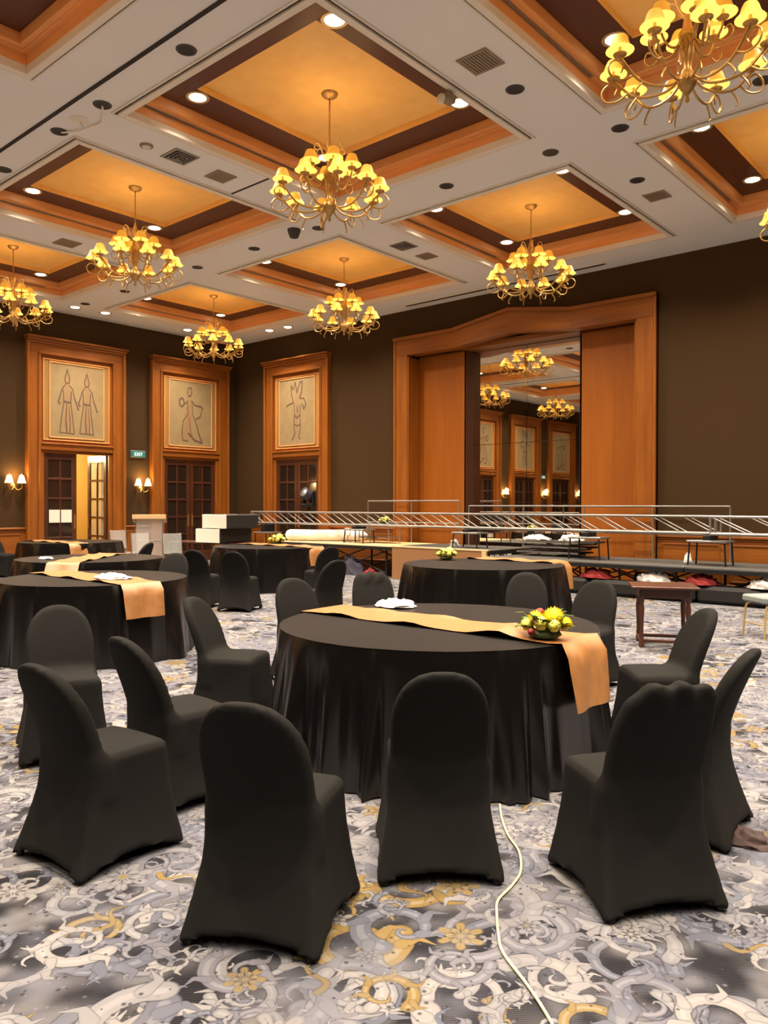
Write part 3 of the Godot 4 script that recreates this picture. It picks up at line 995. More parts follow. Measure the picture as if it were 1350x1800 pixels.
func ceiling_fittings() -> void:
	var disc := thing("ceiling_recess", "", "ceiling fitting", Vector3.ZERO, 0.0, "dark round recesses in the ceiling ribs")
	put(disc, "rim", Geo.new().lathe([Vector2(0.075, -0.006), Vector2(0.1, -0.008), Vector2(0.105, 0.0)], 18), M.vent_dark)
	put(disc, "opening", Geo.new().lathe([Vector2(0.0, -0.003), Vector2(0.08, -0.004)], 18), M.black_paint)
	var ds := [[4.61, 6.63, "dark round ceiling recess above the big middle coffer's near edge"], [4.62, 8.25, "dark ceiling recess wired to its neighbour, beside the middle coffer's left corner"], [4.61, 9.23, "dark ceiling recess wired to its neighbour, by the second coffer's top corner"], [4.64, 10.84, "dark ceiling recess at the picture's left edge by the second coffer"],
		[7.37, 4.57, "dark ceiling recess right of the middle coffer, near the square beige grille"], [8.98, 5.04, "dark ceiling recess just outside the middle coffer's right corner"], [8.94, 4.09, "dark ceiling recess just below the upper right coffer's bottom corner"], [8.96, 6.67, "dark ceiling recess midway between the middle coffer and the mirror-side coffer"], [10.52, 4.56, "dark ceiling recess right of the mirror-side coffer, beside a blurred grille"],
		[8.96, 9.25, "dark ceiling recess under the middle chandelier's finial"], [8.94, 10.84, "dark ceiling recess between second coffer and its mirror-side neighbour"], [8.94, 12.5, "dark ceiling recess by the left chandelier's right edge, along the rib"], [8.93, 2.5, "dark ceiling recess at the picture's right edge under the big chandelier"], [10.99, 13.51, "dark ceiling recess between the two farthest coffers"], [8.92, 16.67, "dark ceiling recess beside two lit wall lamps, door wall"], [8.94, 15.06, "dark ceiling recess behind the left chandelier's lower arms"]]
	for i in ds.size():
		var at := P(ds[i][0], ds[i][1], CEIL)
		if i == 0:
			disc.position = at
			disc.set_meta("label", ds[i][2])
		else:
			dup(disc, "ceiling_recess", ds[i][2], at, 0.0)
	var co := thing("ceiling_conduit", "thin bent white conduit joining two dark ceiling recesses past a round plate", "conduit")
	put(co, "pipe", Geo.new().tube(spline([P(4.62, 8.25, 5.985), P(4.72, 8.42, 5.975), P(4.8, 8.6, 5.975), P(4.78, 8.75, 5.975), P(4.75, 8.9, 5.975), P(4.72, 9.02, 5.975), P(4.62, 9.2, 5.985)], 3), 0.011, 6), M.white_paint)
	put(co, "plate", Geo.new().lathe([Vector2(0.0, 5.97), Vector2(0.08, 5.975), Vector2(0.11, 6.0)], 18, P(4.62, 8.76)), M.trim_paint)
	put(co, "drop", Geo.new().tube([P(4.62, 8.76, 5.98), P(4.66, 8.74, 5.9)], 0.008, 6), M.white_paint)
	# square grilles
	var vs := [[6.68, 4.55, 0.3, false, "square beige air grille right of the middle coffer"], [5.96, 8.71, 0.3, true, "dark louvred square diffuser between the middle and second coffers, nearer the camera"], [6.68, 8.81, 0.26, false, "square grille between the middle and second coffers, nearer the partition gap"], [10.53, 8.76, 0.3, true, "dark louvred diffuser between the two mirror-side coffers"], [11.23, 8.8, 0.24, false, "small square grille between the two mirror-side coffers"], [11.23, 4.57, 0.26, false, "square grille right of the mirror-side coffer, under the upper right coffer"], [6.65, 13.04, 0.3, false, "square grille between the two leftmost coffers"]]
	for v in vs:
		var t := thing("ceiling_vent", v[4], "vent", P(v[0], v[1], CEIL))
		var h: float = v[2] / 2
		put(t, "core", Geo.new().box(Vector3(0, -0.002, 0), Vector3(2 * h, 0.012, 2 * h)), M.black_paint if v[3] else M.vent_dark)
		var fr := Geo.new()
		ring(fr, h + 0.03, h + 0.03, h, h, -0.014, 0.0)
		put(t, "frame", fr, M.alu_dull if v[3] else M.vent_metal)
		if v[3]:
			for k in 3:
				var lv := Geo.new()
				var q := h * (0.8 - 0.27 * k)
				ring(lv, q, q, q - 0.012, q - 0.012, -0.02 - 0.006 * k, -0.006)
				put(t, "louvre", lv, M.alu_dull)
		else:
			for k in 9:
				put(t, "slat", Geo.new().box(Vector3(-h + 2 * h * (k + 0.5) / 9, -0.01, 0), Vector3(h * 0.13, 0.008, 2 * h)), M.vent_metal)
	put(get_node("ceiling"), "rib_joint", Geo.new().box(P(7.155, 8.75, CEIL - 0.003), Vector3(0.86, 0.01, 0.03)), M.shadow_gap)
	var ls := thing("linear_diffuser", "long thin black slot diffuser in the ceiling along the mirror wall", "vent", P(13.72, 8.95, CEIL))
	put(ls, "slot", Geo.new().box(Vector3(0, -0.009, 0), Vector3(4.75, 0.014, 0.07)), M.black_paint)
	put(ls, "rim", Geo.new().box(Vector3(0, -0.008, 0.05), Vector3(4.8, 0.012, 0.02)).box(Vector3(0, -0.008, -0.05), Vector3(4.8, 0.012, 0.02)), M.trim_paint)
	# hanging units
	var pj := thing("ceiling_projector", "small grey spotlight unit fixed at the middle coffer's right rim", "spotlight", P(6.9, 5.12, 5.9))
	put(pj, "housing", Geo.new().box(Vector3.ZERO, Vector3(0.12, 0.09, 0.16), 0.02), M.vent_metal)
	put(pj, "lens", Geo.new().lathe([Vector2(0.055, 0.0), Vector2(0.05, 0.02), Vector2(0.0, 0.03)], 12, Vector3(-0.03, -0.02, 0.08), Basis(Vector3.RIGHT, PI / 2)), M.white_paint)
	put(pj, "bracket", Geo.new().bar(Vector3(0, 0.05, 0), Vector3(0, 0.12, 0), 0.04, 0.04), M.alu_dull)
	var sp := thing("ceiling_speaker", "small dark ceiling pod at the second coffer's right corner", "speaker", P(8.75, 9.6, CEIL))
	put(sp, "pod", Geo.new().lathe([Vector2(0.0, -0.15), Vector2(0.07, -0.13), Vector2(0.1, -0.05), Vector2(0.11, 0.0)], 14), M.vent_dark)
	var dome := thing("smoke_detector", "shallow pale detector disc near the dark louvred diffuser", "detector", P(5.5, 8.76, CEIL))
	put(dome, "base", Geo.new().lathe([Vector2(0.06, -0.025), Vector2(0.08, -0.02), Vector2(0.085, 0.0)], 16), M.vent_metal)
	put(dome, "sensor", Geo.new().lathe([Vector2(0.0, -0.05), Vector2(0.04, -0.045), Vector2(0.06, -0.02)], 16), M.trim_paint)

# ------------------------------------------------------------------ stage and rig
func stage_deck(b0: float, b1: float, top: float, board: Material, label: String, legs: bool) -> void:
	var a0 := 12.35
	var a1 := 13.9
	var w := b1 - b0
	var t := thing("stage_deck", label, "stage", P((a0 + a1) / 2, (b0 + b1) / 2), 0.0, "stage decks along the mirror wall")
	var d := a1 - a0
	put(t, "deck_board", Geo.new().box(Vector3(0, top - 0.02, 0), Vector3(w - 0.012, 0.04, d), 0.006), board)
	var e := Geo.new()
	for s in [-1.0, 1.0]:
		e.box(Vector3(0, top - 0.055, s * (d / 2 - 0.012)), Vector3(w - 0.02, 0.07, 0.03), 0.004)
		e.box(Vector3(s * (w / 2 - 0.02), top - 0.055, 0), Vector3(0.03, 0.07, d - 0.04), 0.004)
	put(t, "edge_frame", e, M.black_metal)
	put(t, "joint_strip", Geo.new().box(Vector3(w / 2 - 0.008, top - 0.004, 0), Vector3(0.02, 0.012, d), 0.002), M.alu)
	if not legs:
		return
	for x in [-0.42, 0.0, 0.42]:
		for z in [-0.4, 0.4]:
			put(t, "leg", Geo.new().tube([Vector3(x * w, 0, z * d), Vector3(x * w, top - 0.09, z * d)], 0.022, 8), M.black_metal)
	for z in [-0.4, 0.4]:
		for s in [[-0.42, 0.0], [0.0, 0.42]]:
			put(t, "brace", Geo.new().tube([Vector3(s[0] * w, 0.08, z * d), Vector3(s[1] * w, top - 0.12, z * d)], 0.014, 6), M.black_metal)
			put(t, "brace", Geo.new().tube([Vector3(s[1] * w, 0.08, z * d), Vector3(s[0] * w, top - 0.12, z * d)], 0.014, 6), M.black_metal)

func truss(at: Vector3, turn: float, length: float, s: float, label: String, m: Material) -> void:
	var t := thing("truss", label, "truss", at, turn)
	for y in [0.0, s]:
		for z in [-s / 2, s / 2]:
			put(t, "chord", Geo.new().tube([Vector3(-length / 2, y, z), Vector3(length / 2, y, z)], 0.021, 8), m)
	var n := int(length / 0.5)
	var step := length / n
	var br := Geo.new().tube([Vector3(-step / 2, s, 0), Vector3(step / 2, 0, 0)], 0.011, 6).mesh()
	var bz := Geo.new().tube([Vector3(-step / 2, 0, -s / 2), Vector3(step / 2, 0, s / 2)], 0.011, 6).mesh()
	for k in n:
		var x := -length / 2 + step * (k + 0.5)
		for z in [-s / 2, s / 2]:
			put(t, "brace", br, m, xf(Vector3(x, 0, z)))
		put(t, "cross_brace", bz, m, xf(Vector3(x, 0, 0)))
	for x in [-length / 2, length / 2]:
		var g := Geo.new()
		for y in [0.0, s]:
			g.tube([Vector3(x, y, -s / 2), Vector3(x, y, s / 2)], 0.018, 6)
		for z in [-s / 2, s / 2]:
			g.tube([Vector3(x, 0, z), Vector3(x, s, z)], 0.018, 6)
		put(t, "end_frame", g, m)

func guard_rail(b0: float, b1: float, base: float, label: String) -> void:
	var t := thing("guard_rail", label, "railing", P(13.86, (b0 + b1) / 2, base))
	var w := b1 - b0
	var n := maxi(2, int(w / 1.15) + 1)
	put(t, "top_rail", Geo.new().tube([Vector3(-w / 2, 0.94, 0), Vector3(w / 2, 0.94, 0)], 0.017, 8), M.alu_dull)
	put(t, "middle_rail", Geo.new().tube([Vector3(-w / 2, 0.45, 0), Vector3(w / 2, 0.45, 0)], 0.014, 8), M.alu_dull)
	for k in n:
		var x := -w / 2 + w * k / (n - 1)
		put(t, "post", Geo.new().tube([Vector3(x, 0, 0), Vector3(x, 0.94, 0)], 0.016, 8), M.alu_dull)

func crumple(called: String, label: String, cat: String, at: Vector3, size: Vector3, m: Material, sd: int, group := "") -> void:
	var t := thing(called, label, cat, at, 0.0, group)
	var f := FastNoiseLite.new()
	f.seed = sd
	f.frequency = 1.0
	var rows := []
	for i in 10:
		var line := PackedVector3Array()
		var ph := PI * 0.5 * i / 9.0
		for j in 22:
			var th := TAU * j / 22
			var d := Vector3(cos(th) * cos(ph), sin(ph), sin(th) * cos(ph))
			var k := 1.0 + 0.38 * f.get_noise_3d(d.x * 1.6 + 3, d.y * 1.6, d.z * 1.6) + 0.3 * absf(f.get_noise_3d(d.x * 4, d.y * 4 + 9, d.z * 4))
			line.append(Vector3(d.x * size.x * k, maxf(d.y * size.y * k * (0.8 + 0.5 * f.get_noise_2d(d.x * 3, d.z * 3)), 0.0) + 0.002, d.z * size.z * k))
		rows.append(line)
	put(t, "cloth", Geo.new().grid(rows, true, true), m)

func stage() -> void:
	stage_deck(0.07, 2.32, 0.56, M.deck, "grey stage deck at the far right end of the stage", true)
	stage_deck(2.32, 4.57, 0.56, M.deck, "grey stage deck, second from the right, behind the wooden stool", true)
	stage_deck(4.57, 6.82, 0.56, M.deck, "grey stage deck between two pale joint strips, in the middle of the stage", true)
	stage_deck(6.82, 8.16, 0.56, M.deck, "short grey stage deck left of the leftmost joint strip, before the mirror", true)
	stage_deck(8.2, 10.55, 0.67, M.deck, "raised stage deck behind the brown front board, before the portal", true)
	stage_deck(10.55, 14.2, 0.67, M.ply, "raised stage deck with pale plywood top and open black underside", true)
	var fb := thing("front_board", "long brown board closing the raised stage front behind the rear flower table", "board", P(12.3, 9.35))
	put(fb, "board", Geo.new().box(Vector3(0, 0.325, 0), Vector3(2.32, 0.65, 0.025), 0.004), M.brown_board)
	put(fb, "cap_strip", Geo.new().box(Vector3(0, 0.667, -0.005), Vector3(2.34, 0.03, 0.06), 0.006), M.ply)
	put(fb, "end_batten", Geo.new().box(Vector3(1.1, 0.6, 0.02), Vector3(0.1, 0.1, 0.02), 0.004), M.ply)
	var bl := thing("folded_skirting", "long low black folded drape lying under the stage front", "drape", P(12.52, 4.4))
	for k in 4:
		put(bl, "fold", Geo.new().box(Vector3(-2.7 + 1.8 * k, 0.14, 0.02 * (k % 2)), Vector3(1.78, 0.28 - 0.02 * (k % 2), 0.3), 0.06), M.black_paint)
	var cl := [["red cloth bundle on the folded drape behind the right chair of the round table", M.red_cloth, 6.1, 0.22, 0.2], ["white cloth bundle on the folded drape behind the wooden stool's left", M.white_cloth, 5.1, 0.2, 0.22], ["red cloth bundle on the folded drape behind the wooden stool", M.red_cloth, 4.35, 0.2, 0.2], ["white cloth bundle on the folded drape right of the wooden stool", M.white_cloth, 3.4, 0.2, 0.2], ["slate cloth bundle under the stage deck at the left joint strip", M.slate_cloth, 7.2, 0.25, 0.2], ["white cloth bundle under the plywood deck, left of the side-view chairs", M.white_cloth, 12.6, 0.22, 0.22], ["red cloth bundle under the plywood deck, near the brown board", M.red_cloth, 11.3, 0.14, 0.1], ["slate cloth bundle under the plywood deck", M.slate_cloth, 11.9, 0.3, 0.24]]
	for i in cl.size():
		crumple("cloth_bundle", cl[i][0], "bundle", P(12.5, cl[i][2], 0.285 if cl[i][2] < 8.0 else 0.0), Vector3(cl[i][3] * 1.25, cl[i][4] * (0.85 if cl[i][2] < 8.0 else 1.6), 0.13), cl[i][1], 40 + i, "bundles stuffed under the stage")
	# truss runs resting on black trestles
	truss(P(12.95, 9.95, 1.07), 0.0, 11.4, 0.27, "long silver truss lying across the stage on trestles", M.alu_dull)
	truss(P(12.8, 2.55, 1.07), 0.0, 3.45, 0.27, "shorter bright silver truss at the right end of the stage", M.alu)
	guard_rail(9.95, 12.6, 0.67, "thin grey guard rail at the left, between corner door and portal")
	guard_rail(4.35, 9.7, 0.56, "long thin grey guard rail in front of the mirror and right portal panel")
	var ts := [[6.45, 0.56, "black trestle on the stage before the right portal panel"], [4.35, 0.56, "black trestle under the joint of the two trusses"], [9.0, 0.67, "black trestle before the mirror's left half"], [12.0, 0.67, "black trestle at the left of the portal, under the truss"], [15.1, 0.0, "tall black trestle on the floor under the left end of the long truss"], [1.6, 0.56, "black trestle under the right end of the short truss"]]
	for s in ts:
		var h: float = 1.04 - s[1]
		var t := thing("trestle", s[2], "trestle", P(12.9, s[0], s[1]))
		put(t, "top", Geo.new().box(Vector3(0, h * 0.8, 0), Vector3(0.62, 0.035, 0.42), 0.008), M.alu_dull)
		put(t, "saddle", Geo.new().box(Vector3(0, h * 0.9, 0), Vector3(0.12, h * 0.2, 0.36), 0.006), M.black_metal)
		for x in [-0.27, 0.27]:
			for z in [-0.17, 0.17]:
				put(t, "leg", Geo.new().tube([Vector3(x * 1.08, 0, z * 1.08), Vector3(x, h * 0.78, z)], 0.014, 6), M.black_metal)
	# folded tables with linen in front of the mirror
	for k in 3:
		var t := thing("folded_table", ["black folded table lying lowest before the mirror", "black folded table in the middle of the stack before the mirror", "black folded table lying topmost before the mirror"][k], "folding table", P(13.5, 8.3 - 0.25 * k, 0.67 + 0.09 * k), 0.06 * k)
		if k < 9:
			t.position = P(13.4, 7.4 - 0.12 * k, 0.56 + 0.1 * k)
		put(t, "tabletop", Geo.new().box(Vector3(0, 0.075, 0), Vector3(1.3, 0.03, 0.6), 0.006), M.black_paint)
		for x in [-0.5, 0.5]:
			put(t, "leg", Geo.new().tube([Vector3(x, 0.025, -0.26), Vector3(x * 0.3, 0.025, 0.26)], 0.016, 6), M.alu_dull)
		put(t, "edge_band", Geo.new().box(Vector3(0, 0.075, 0.303), Vector3(1.3, 0.035, 0.008)), M.alu_dull)
	crumple("linen", "crumpled white linen on the folded tables, left", "linen", P(13.35, 7.75, 0.855), Vector3(0.26, 0.1, 0.16), M.white_cloth, 61)
	crumple("linen", "crumpled white linen on the folded tables, right", "linen", P(13.4, 7.05, 0.855), Vector3(0.22, 0.12, 0.16), M.white_cloth, 62)
	crumple("paper_scrap", "small white crumpled paper standing on the stage at the right", "paper", P(13.3, 4.85, 0.56), Vector3(0.06, 0.17, 0.06), M.white_cloth, 63)
	crumple("paper_scrap", "small white crumpled paper on the raised deck left of the mirror", "paper", P(13.2, 9.6, 0.67), Vector3(0.1, 0.15, 0.08), M.white_cloth, 64)
	# wrapped roll
	var r := thing("wrapped_roll", "thick white wrapped cloth roll lying on the plywood deck behind the table", "roll", P(13.05, 13.2, 0.67 + 0.135), 0.55)
	var rows := []
	var nr := [[-0.98, 0.03], [-0.95, 0.09], [-0.88, 0.13], [-0.6, 0.135], [0.0, 0.13], [0.6, 0.133], [0.84, 0.125], [0.95, 0.07], [1.0, 0.02]]
	for q in nr:
		var line := PackedVector3Array()
		for j in 18:
			var th := TAU * j / 18
			var k: float = q[1] * (1.0 + 0.05 * sin(3 * th + q[0] * 4))
			line.append(Vector3(q[0], k * cos(th), k * 1.1 * sin(th)))
		rows.append(line)
	put(r, "wrap", Geo.new().grid(rows, true, true), M.white_cloth)
	put(r, "seam", Geo.new().tube([Vector3(-0.86, 0.06, 0.125), Vector3(0.0, 0.055, 0.128), Vector3(0.84, 0.05, 0.122)], 0.008, 5), M.white_paint)
	# moving-head lamp on a stand, before the corner print
	var ml := thing("stage_lamp", "dark stage lamp on a stand behind the truss, before the corner door", "stage lamp", P(13.45, 14.2, 0.67))
	put(ml, "stand", Geo.new().tube([Vector3(0, 0, 0), Vector3(0, 0.85, 0)], 0.03, 8).tube([Vector3(-0.25, 0.02, 0.1), Vector3(0, 0.3, 0)], 0.015, 6).tube([Vector3(0.25, 0.02, 0.1), Vector3(0, 0.3, 0)], 0.015, 6).tube([Vector3(0, 0.02, -0.25), Vector3(0, 0.3, 0)], 0.015, 6), M.black_metal)
	put(ml, "yoke", Geo.new().box(Vector3(-0.17, 1.0, 0), Vector3(0.04, 0.34, 0.1), 0.01).box(Vector3(0.17, 1.0, 0), Vector3(0.04, 0.34, 0.1), 0.01).box(Vector3(0, 0.84, 0), Vector3(0.36, 0.07, 0.2), 0.015), M.black_metal)
	put(ml, "head", Geo.new().lathe([Vector2(0.0, -0.2), Vector2(0.1, -0.18), Vector2(0.12, 0.0), Vector2(0.14, 0.2), Vector2(0.1, 0.21)], 14, Vector3(0, 1.06, 0), Basis(Vector3.RIGHT, 1.1)), M.slate_cloth)
	put(ml, "lens_glass", Geo.new().lathe([Vector2(0.1, 0.2), Vector2(0.0, 0.22)], 14, Vector3(0, 1.06, 0), Basis(Vector3.RIGHT, 1.1)), M.alu)
	# wire cart with flowers
	var ct := thing("wire_cart", "pale metal wire cart carrying flowers on the raised deck by the portal", "cart", P(13.3, 11.75, 0.67))
	for y in [0.12, 0.42]:
		put(ct, "shelf", Geo.new().box(Vector3(0, y, 0), Vector3(0.9, 0.02, 0.4), 0.004), M.alu_dull)
	for x in [-0.44, 0.44]:
		for z in [-0.19, 0.19]:
			put(ct, "post", Geo.new().tube([Vector3(x, 0, z), Vector3(x, 0.44, z)], 0.012, 6), M.alu)
	var sg := Geo.new()
	for s in [-1.0, 1.0]:
		sg.box(Vector3(-0.7 + s * 0.075, 0.24, 0.25), Vector3(0.022, 0.17, 0.02)).box(Vector3(-0.7, 0.24 + s * 0.075, 0.25), Vector3(0.17, 0.022, 0.02))
	var sf := thing("square_frame", "small white square frame standing beside the wire cart", "frame", P(13.2, 11.7, 0.67))
	put(sf, "border", sg, M.white_paint)
	put(sf, "foot", Geo.new().box(Vector3(-0.7, 0.075, 0.25), Vector3(0.02, 0.15, 0.02)).box(Vector3(-0.7, 0.006, 0.25), Vector3(0.14, 0.012, 0.1)), M.alu)
	flowers(P(13.3, 11.6, 1.1), 0.8, "low yellow flower arrangement on the wire cart behind the truss", false)

# ------------------------------------------------------------------ tables
func covered_table(at: Vector3, R: float, sd: int, label: String) -> void:
	var t := thing("banquet_table", label, "table", at, 0.0, "round banquet tables")
	var f := FastNoiseLite.new()
	f.seed = sd
	f.frequency = 0.9
	var n := 160
	var rows := []
	for i in 15:
		var u := i / 14.0
		var y := 0.75 - 0.742 * u
		var line := PackedVector3Array()
		for j in n:
			var th := TAU * j / n
			var wv := f.get_noise_2d(3.2 * cos(th), 3.2 * sin(th))
			var fold := pow(maxf(0.0, sin(9.0 * th + 5.0 * wv + sd)), 3.0)
			var small := sin(31.0 * th + 9.0 * wv)
			var r := R + 0.055 * u + fold * 0.085 * pow(u, 0.8) + small * 0.012 * u
			if i == 0:
				r = R - 0.006
			line.append(Vector3(r * cos(th), y if i > 0 else 0.755, r * sin(th)))
		rows.append(line)
	put(t, "cloth_skirt", Geo.new().grid(rows, true), M.satin)
	var top := []
	for i in 9:
		var line := PackedVector3Array()
		var r: float = (R - 0.004) * i / 8.0
		for j in n:
			var th := TAU * j / n
			line.append(Vector3(r * cos(th), 0.757 + 0.0015 * f.get_noise_2d(6 * r * cos(th), 6 * r * sin(th)), r * sin(th)))
		top.append(line)
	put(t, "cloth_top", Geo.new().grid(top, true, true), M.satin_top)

func runner(center: Vector3, dir: float, R: float, label: String, w := 0.4, hang := 0.5, off := 0.0, peak := 0.0) -> void:
	# local: length along z, hangs at both ends; dir turns it
	var t := thing("table_runner", label, "table runner", center, dir, "gold table runners")
	var reach := sqrt(R * R - off * off) + 0.006
	var path := []
	var n := 26
	for i in n + 1:
		path.append(Vector2(lerpf(-reach, reach, float(i) / n), 0.0))
	for k in 12:
		var u := (k + 1) / 12.0
		path.append(Vector2(reach + 0.025 + 0.1 * u, -hang * u))
	for k in 5:
		var u := (k + 1) / 5.0
		path.push_front(Vector2(-reach - 0.02 - 0.05 * u, -hang * 0.7 * u))
	var rows := []
	for i in path.size():
		var p: Vector2 = path[i]
		var line := PackedVector3Array()
		for j in 11:
			var x := lerpf(-w / 2, w / 2, j / 10.0)
			var hgt := 0.764 + p.y
			if p.y >= 0.0:
				hgt += 0.004 * sin(p.x * 9 + x * 5) + (0.014 * maxf(0.0, sin(p.x * 11 + 1.0)) if j == 0 or j == 10 else 0.0) + 0.004
				if peak > 0.0:
					hgt += peak * exp(-(pow((p.x + 0.62) / 0.09, 2) + pow((x - 0.1) / 0.12, 2)))
			var z := p.x + (0.0 if p.y >= 0.0 else signf(p.x) * (0.012 * sin(x * 22 + p.y * 6) + 0.018))
			line.append(Vector3(off + x * (1.0 + 0.03 * sin(p.x * 7)), hgt, z))
		rows.append(line)
	put(t, "cloth", Geo.new().grid(rows, false, true, w, 2 * reach), M.gold_satin)

func flowers(at: Vector3, s: float, label: String, rich: bool) -> void:
	var t := thing("flower_arrangement", label, "flowers", at, 0.0, "table flowers")
	put(t, "dish", Geo.new().lathe([Vector2(0.09 * s, 0.0), Vector2(0.12 * s, 0.02 * s), Vector2(0.1 * s, 0.05 * s), Vector2(0.0, 0.06 * s)], 16), M.leaf_dark)
	var mum := Geo.new()
	for k in 130:
		var u := (k + 0.5) / 130.0
		var el := acos(1.0 - 1.25 * u)
		var az := k * 2.39996
		var d := Vector3(sin(el) * cos(az), cos(el), sin(el) * sin(az))
		var side := d.cross(Vector3.UP if absf(d.y) < 0.95 else Vector3.RIGHT).normalized()
		var c0 := d * 0.028
		var tip := d * 0.068 + Vector3(0, 0.006, 0)
		var mid := d * 0.052
		mum.tri(c0, mid + side * 0.011, tip, d, d, d)
		mum.tri(c0, tip, mid - side * 0.011, d, d, d)
	mum.lathe([Vector2(0.03, -0.04), Vector2(0.045, 0.0), Vector2(0.036, 0.03), Vector2(0.0, 0.045)], 12)
	var mm := mum.mesh()
	var rose := Geo.new()
	var rr := []
	for i in 8:
		var line := PackedVector3Array()
		var ph := PI * i / 7.0 - PI / 2
		for j in 14:
			var th := TAU * j / 14
			var k := 0.038 * (1.0 + 0.12 * sin(3 * th + i * 1.3))
			line.append(Vector3(k * cos(th) * cos(ph), 0.034 * sin(ph), k * sin(th) * cos(ph)))
		rr.append(line)
	rose.grid(rr, true, true)
	var rm := rose.mesh()
	var spots := [[0.05, 0.13, -0.03, 1.25, 0], [-0.075, 0.115, 0.0, 1.0, 0], [0.02, 0.1, 0.09, 0.9, 1], [0.11, 0.09, 0.07, 0.8, 1], [-0.1, 0.08, 0.08, 0.8, 1], [-0.03, 0.09, -0.1, 0.9, 1], [0.12, 0.09, -0.07, 0.85, 0]]
	for q in spots:
		put(t, "blossom", mm, M.mum_yellow if q[4] == 0 and rich else M.mum_pale if not rich or q[4] == 1 else M.mum_yellow, Transform3D(Basis.IDENTITY.scaled(Vector3.ONE * q[3] * s), Vector3(q[0], q[1], q[2]) * s))
	if rich:
		for q in [[-0.012, 0.12, 0.085, 1.0], [-0.07, 0.165, -0.05, 0.9], [-0.03, 0.05, 0.14, 0.7], [0.02, 0.15, -0.1, 0.8]]:
			put(t, "rose", rm, M.rose_red, Transform3D(Basis.IDENTITY.scaled(Vector3.ONE * q[3] * s), Vector3(q[0], q[1], q[2]) * s))
	var lf := Geo.new()
	var lr := []
	for i in 6:
		var u := i / 5.0
		var wd := 0.026 * sin(PI * minf(u * 0.92 + 0.08, 1.0))
		lr.append(PackedVector3Array([Vector3(0.13 * u, 0.03 * sin(u * 2.6) + 0.006, -wd), Vector3(0.13 * u, 0.03 * sin(u * 2.6), 0), Vector3(0.13 * u, 0.03 * sin(u * 2.6) + 0.006, wd)]))
	lf.grid(lr, false, true)
	var lm := lf.mesh()
	for k in 22:
		var az := k * 2.39996
		var el := 0.1 + 0.75 * (k % 4) / 4.0
		var bs := Basis(Vector3.UP, az) * Basis(Vector3.BACK, el)
		put(t, "leaf", lm, M.leaf if k % 3 else M.leaf_dark, Transform3D(bs.scaled(Vector3.ONE * s * (1.0 + 0.3 * (k % 3) / 3.0)), Vector3(cos(az), 0, -sin(az)) * 0.07 * s + Vector3(0, 0.04 + 0.05 * (k % 4) / 4.0, 0) * s))
	if rich:
		for k in 6:
			var az := k * 1.15 + 0.4
			var d := Vector3(cos(az), 0, sin(az))
			put(t, "grass_blade", Geo.new().tube([d * 0.08 * s + Vector3(0, 0.08 * s, 0), d * 0.15 * s + Vector3(0, 0.17 * s, 0), d * 0.21 * s + Vector3(0, 0.165 * s, 0)], 0.003, 4), M.leaf)

func tables() -> void:
	covered_table(P(4.0, 3.04), 1.0, 3, "large round table under black satin in front, with gold runner and flowers")
	covered_table(P(4.14, 7.55), 0.92, 5, "round black table at the left, napkin lying on its gold runner")
	covered_table(P(5.64, 10.4), 0.98, 8, "round black table behind the left table, its runner lying askew")
	covered_table(P(7.93, 15.4), 1.0, 11, "round black table farthest left, nearest the open door")
	covered_table(P(9.5, 11.1), 1.0, 14, "round black table in the middle distance with yellow flowers, two chairs before it")
	covered_table(P(8.5, 5.72), 1.03, 16, "round black table behind the front one, with small yellow flowers, before the stage")
	runner(P(3.97, 3.04), -PI / 2, 1.0, "gold satin runner across the large front table, under red and yellow flowers", 0.42, 0.5, 0.0, 0.05)
	runner(P(4.1, 7.55), -PI / 2, 0.92, "gold runner on the left table, hanging towards the side, white napkin on it", 0.42, 0.45)
	runner(P(5.64, 10.4), 0.75, 0.98, "gold runner lying askew on the table behind the left table", 0.4, 0.16)
	runner(P(7.6, 15.4), -PI / 2, 0.92, "gold runner on the farthest left table by the open door", 0.4, 0.4)
	runner(P(9.75, 11.1), -PI / 2, 0.96, "gold runner on the middle-distance table between chairs and wrapped roll", 0.4, 0.46)
	runner(P(9.3, 5.72), -PI / 2, 0.66, "gold runner on the rear table before the stage", 0.4, 0.5)
	flowers(P(3.88, 2.2, 0.775), 0.78, "yellow and dark red flower arrangement on the front table's runner", true)
	flowers(P(8.75, 6.5, 0.765), 0.8, "small pale yellow flower arrangement on the rear table before the stage", false)
	flowers(P(10.0, 11.45, 0.765), 0.95, "small yellow flower arrangement beside the white wrapped roll", false)
	crumple("napkin", "crumpled white napkin on the far side of the front table", "napkin", P(4.42, 3.75, 0.765), Vector3(0.15, 0.05, 0.12), M.white_cloth, 21)
	crumple("napkin", "crumpled white napkin at the near end of the left table's runner", "napkin", P(4.15, 7.2, 0.775), Vector3(0.22, 0.045, 0.14), M.white_cloth, 22)
	crumple("napkin", "small white napkin on the table behind the left table", "napkin", P(5.1, 10.6, 0.765), Vector3(0.12, 0.025, 0.08), M.white_cloth, 23)

# ------------------------------------------------------------------ chairs
func box_d(p: Vector3, h: Vector3) -> float:
	var q := p.abs() - h
	return Vector3(maxf(q.x, 0), maxf(q.y, 0), maxf(q.z, 0)).length() + minf(maxf(q.x, maxf(q.y, q.z)), 0.0)

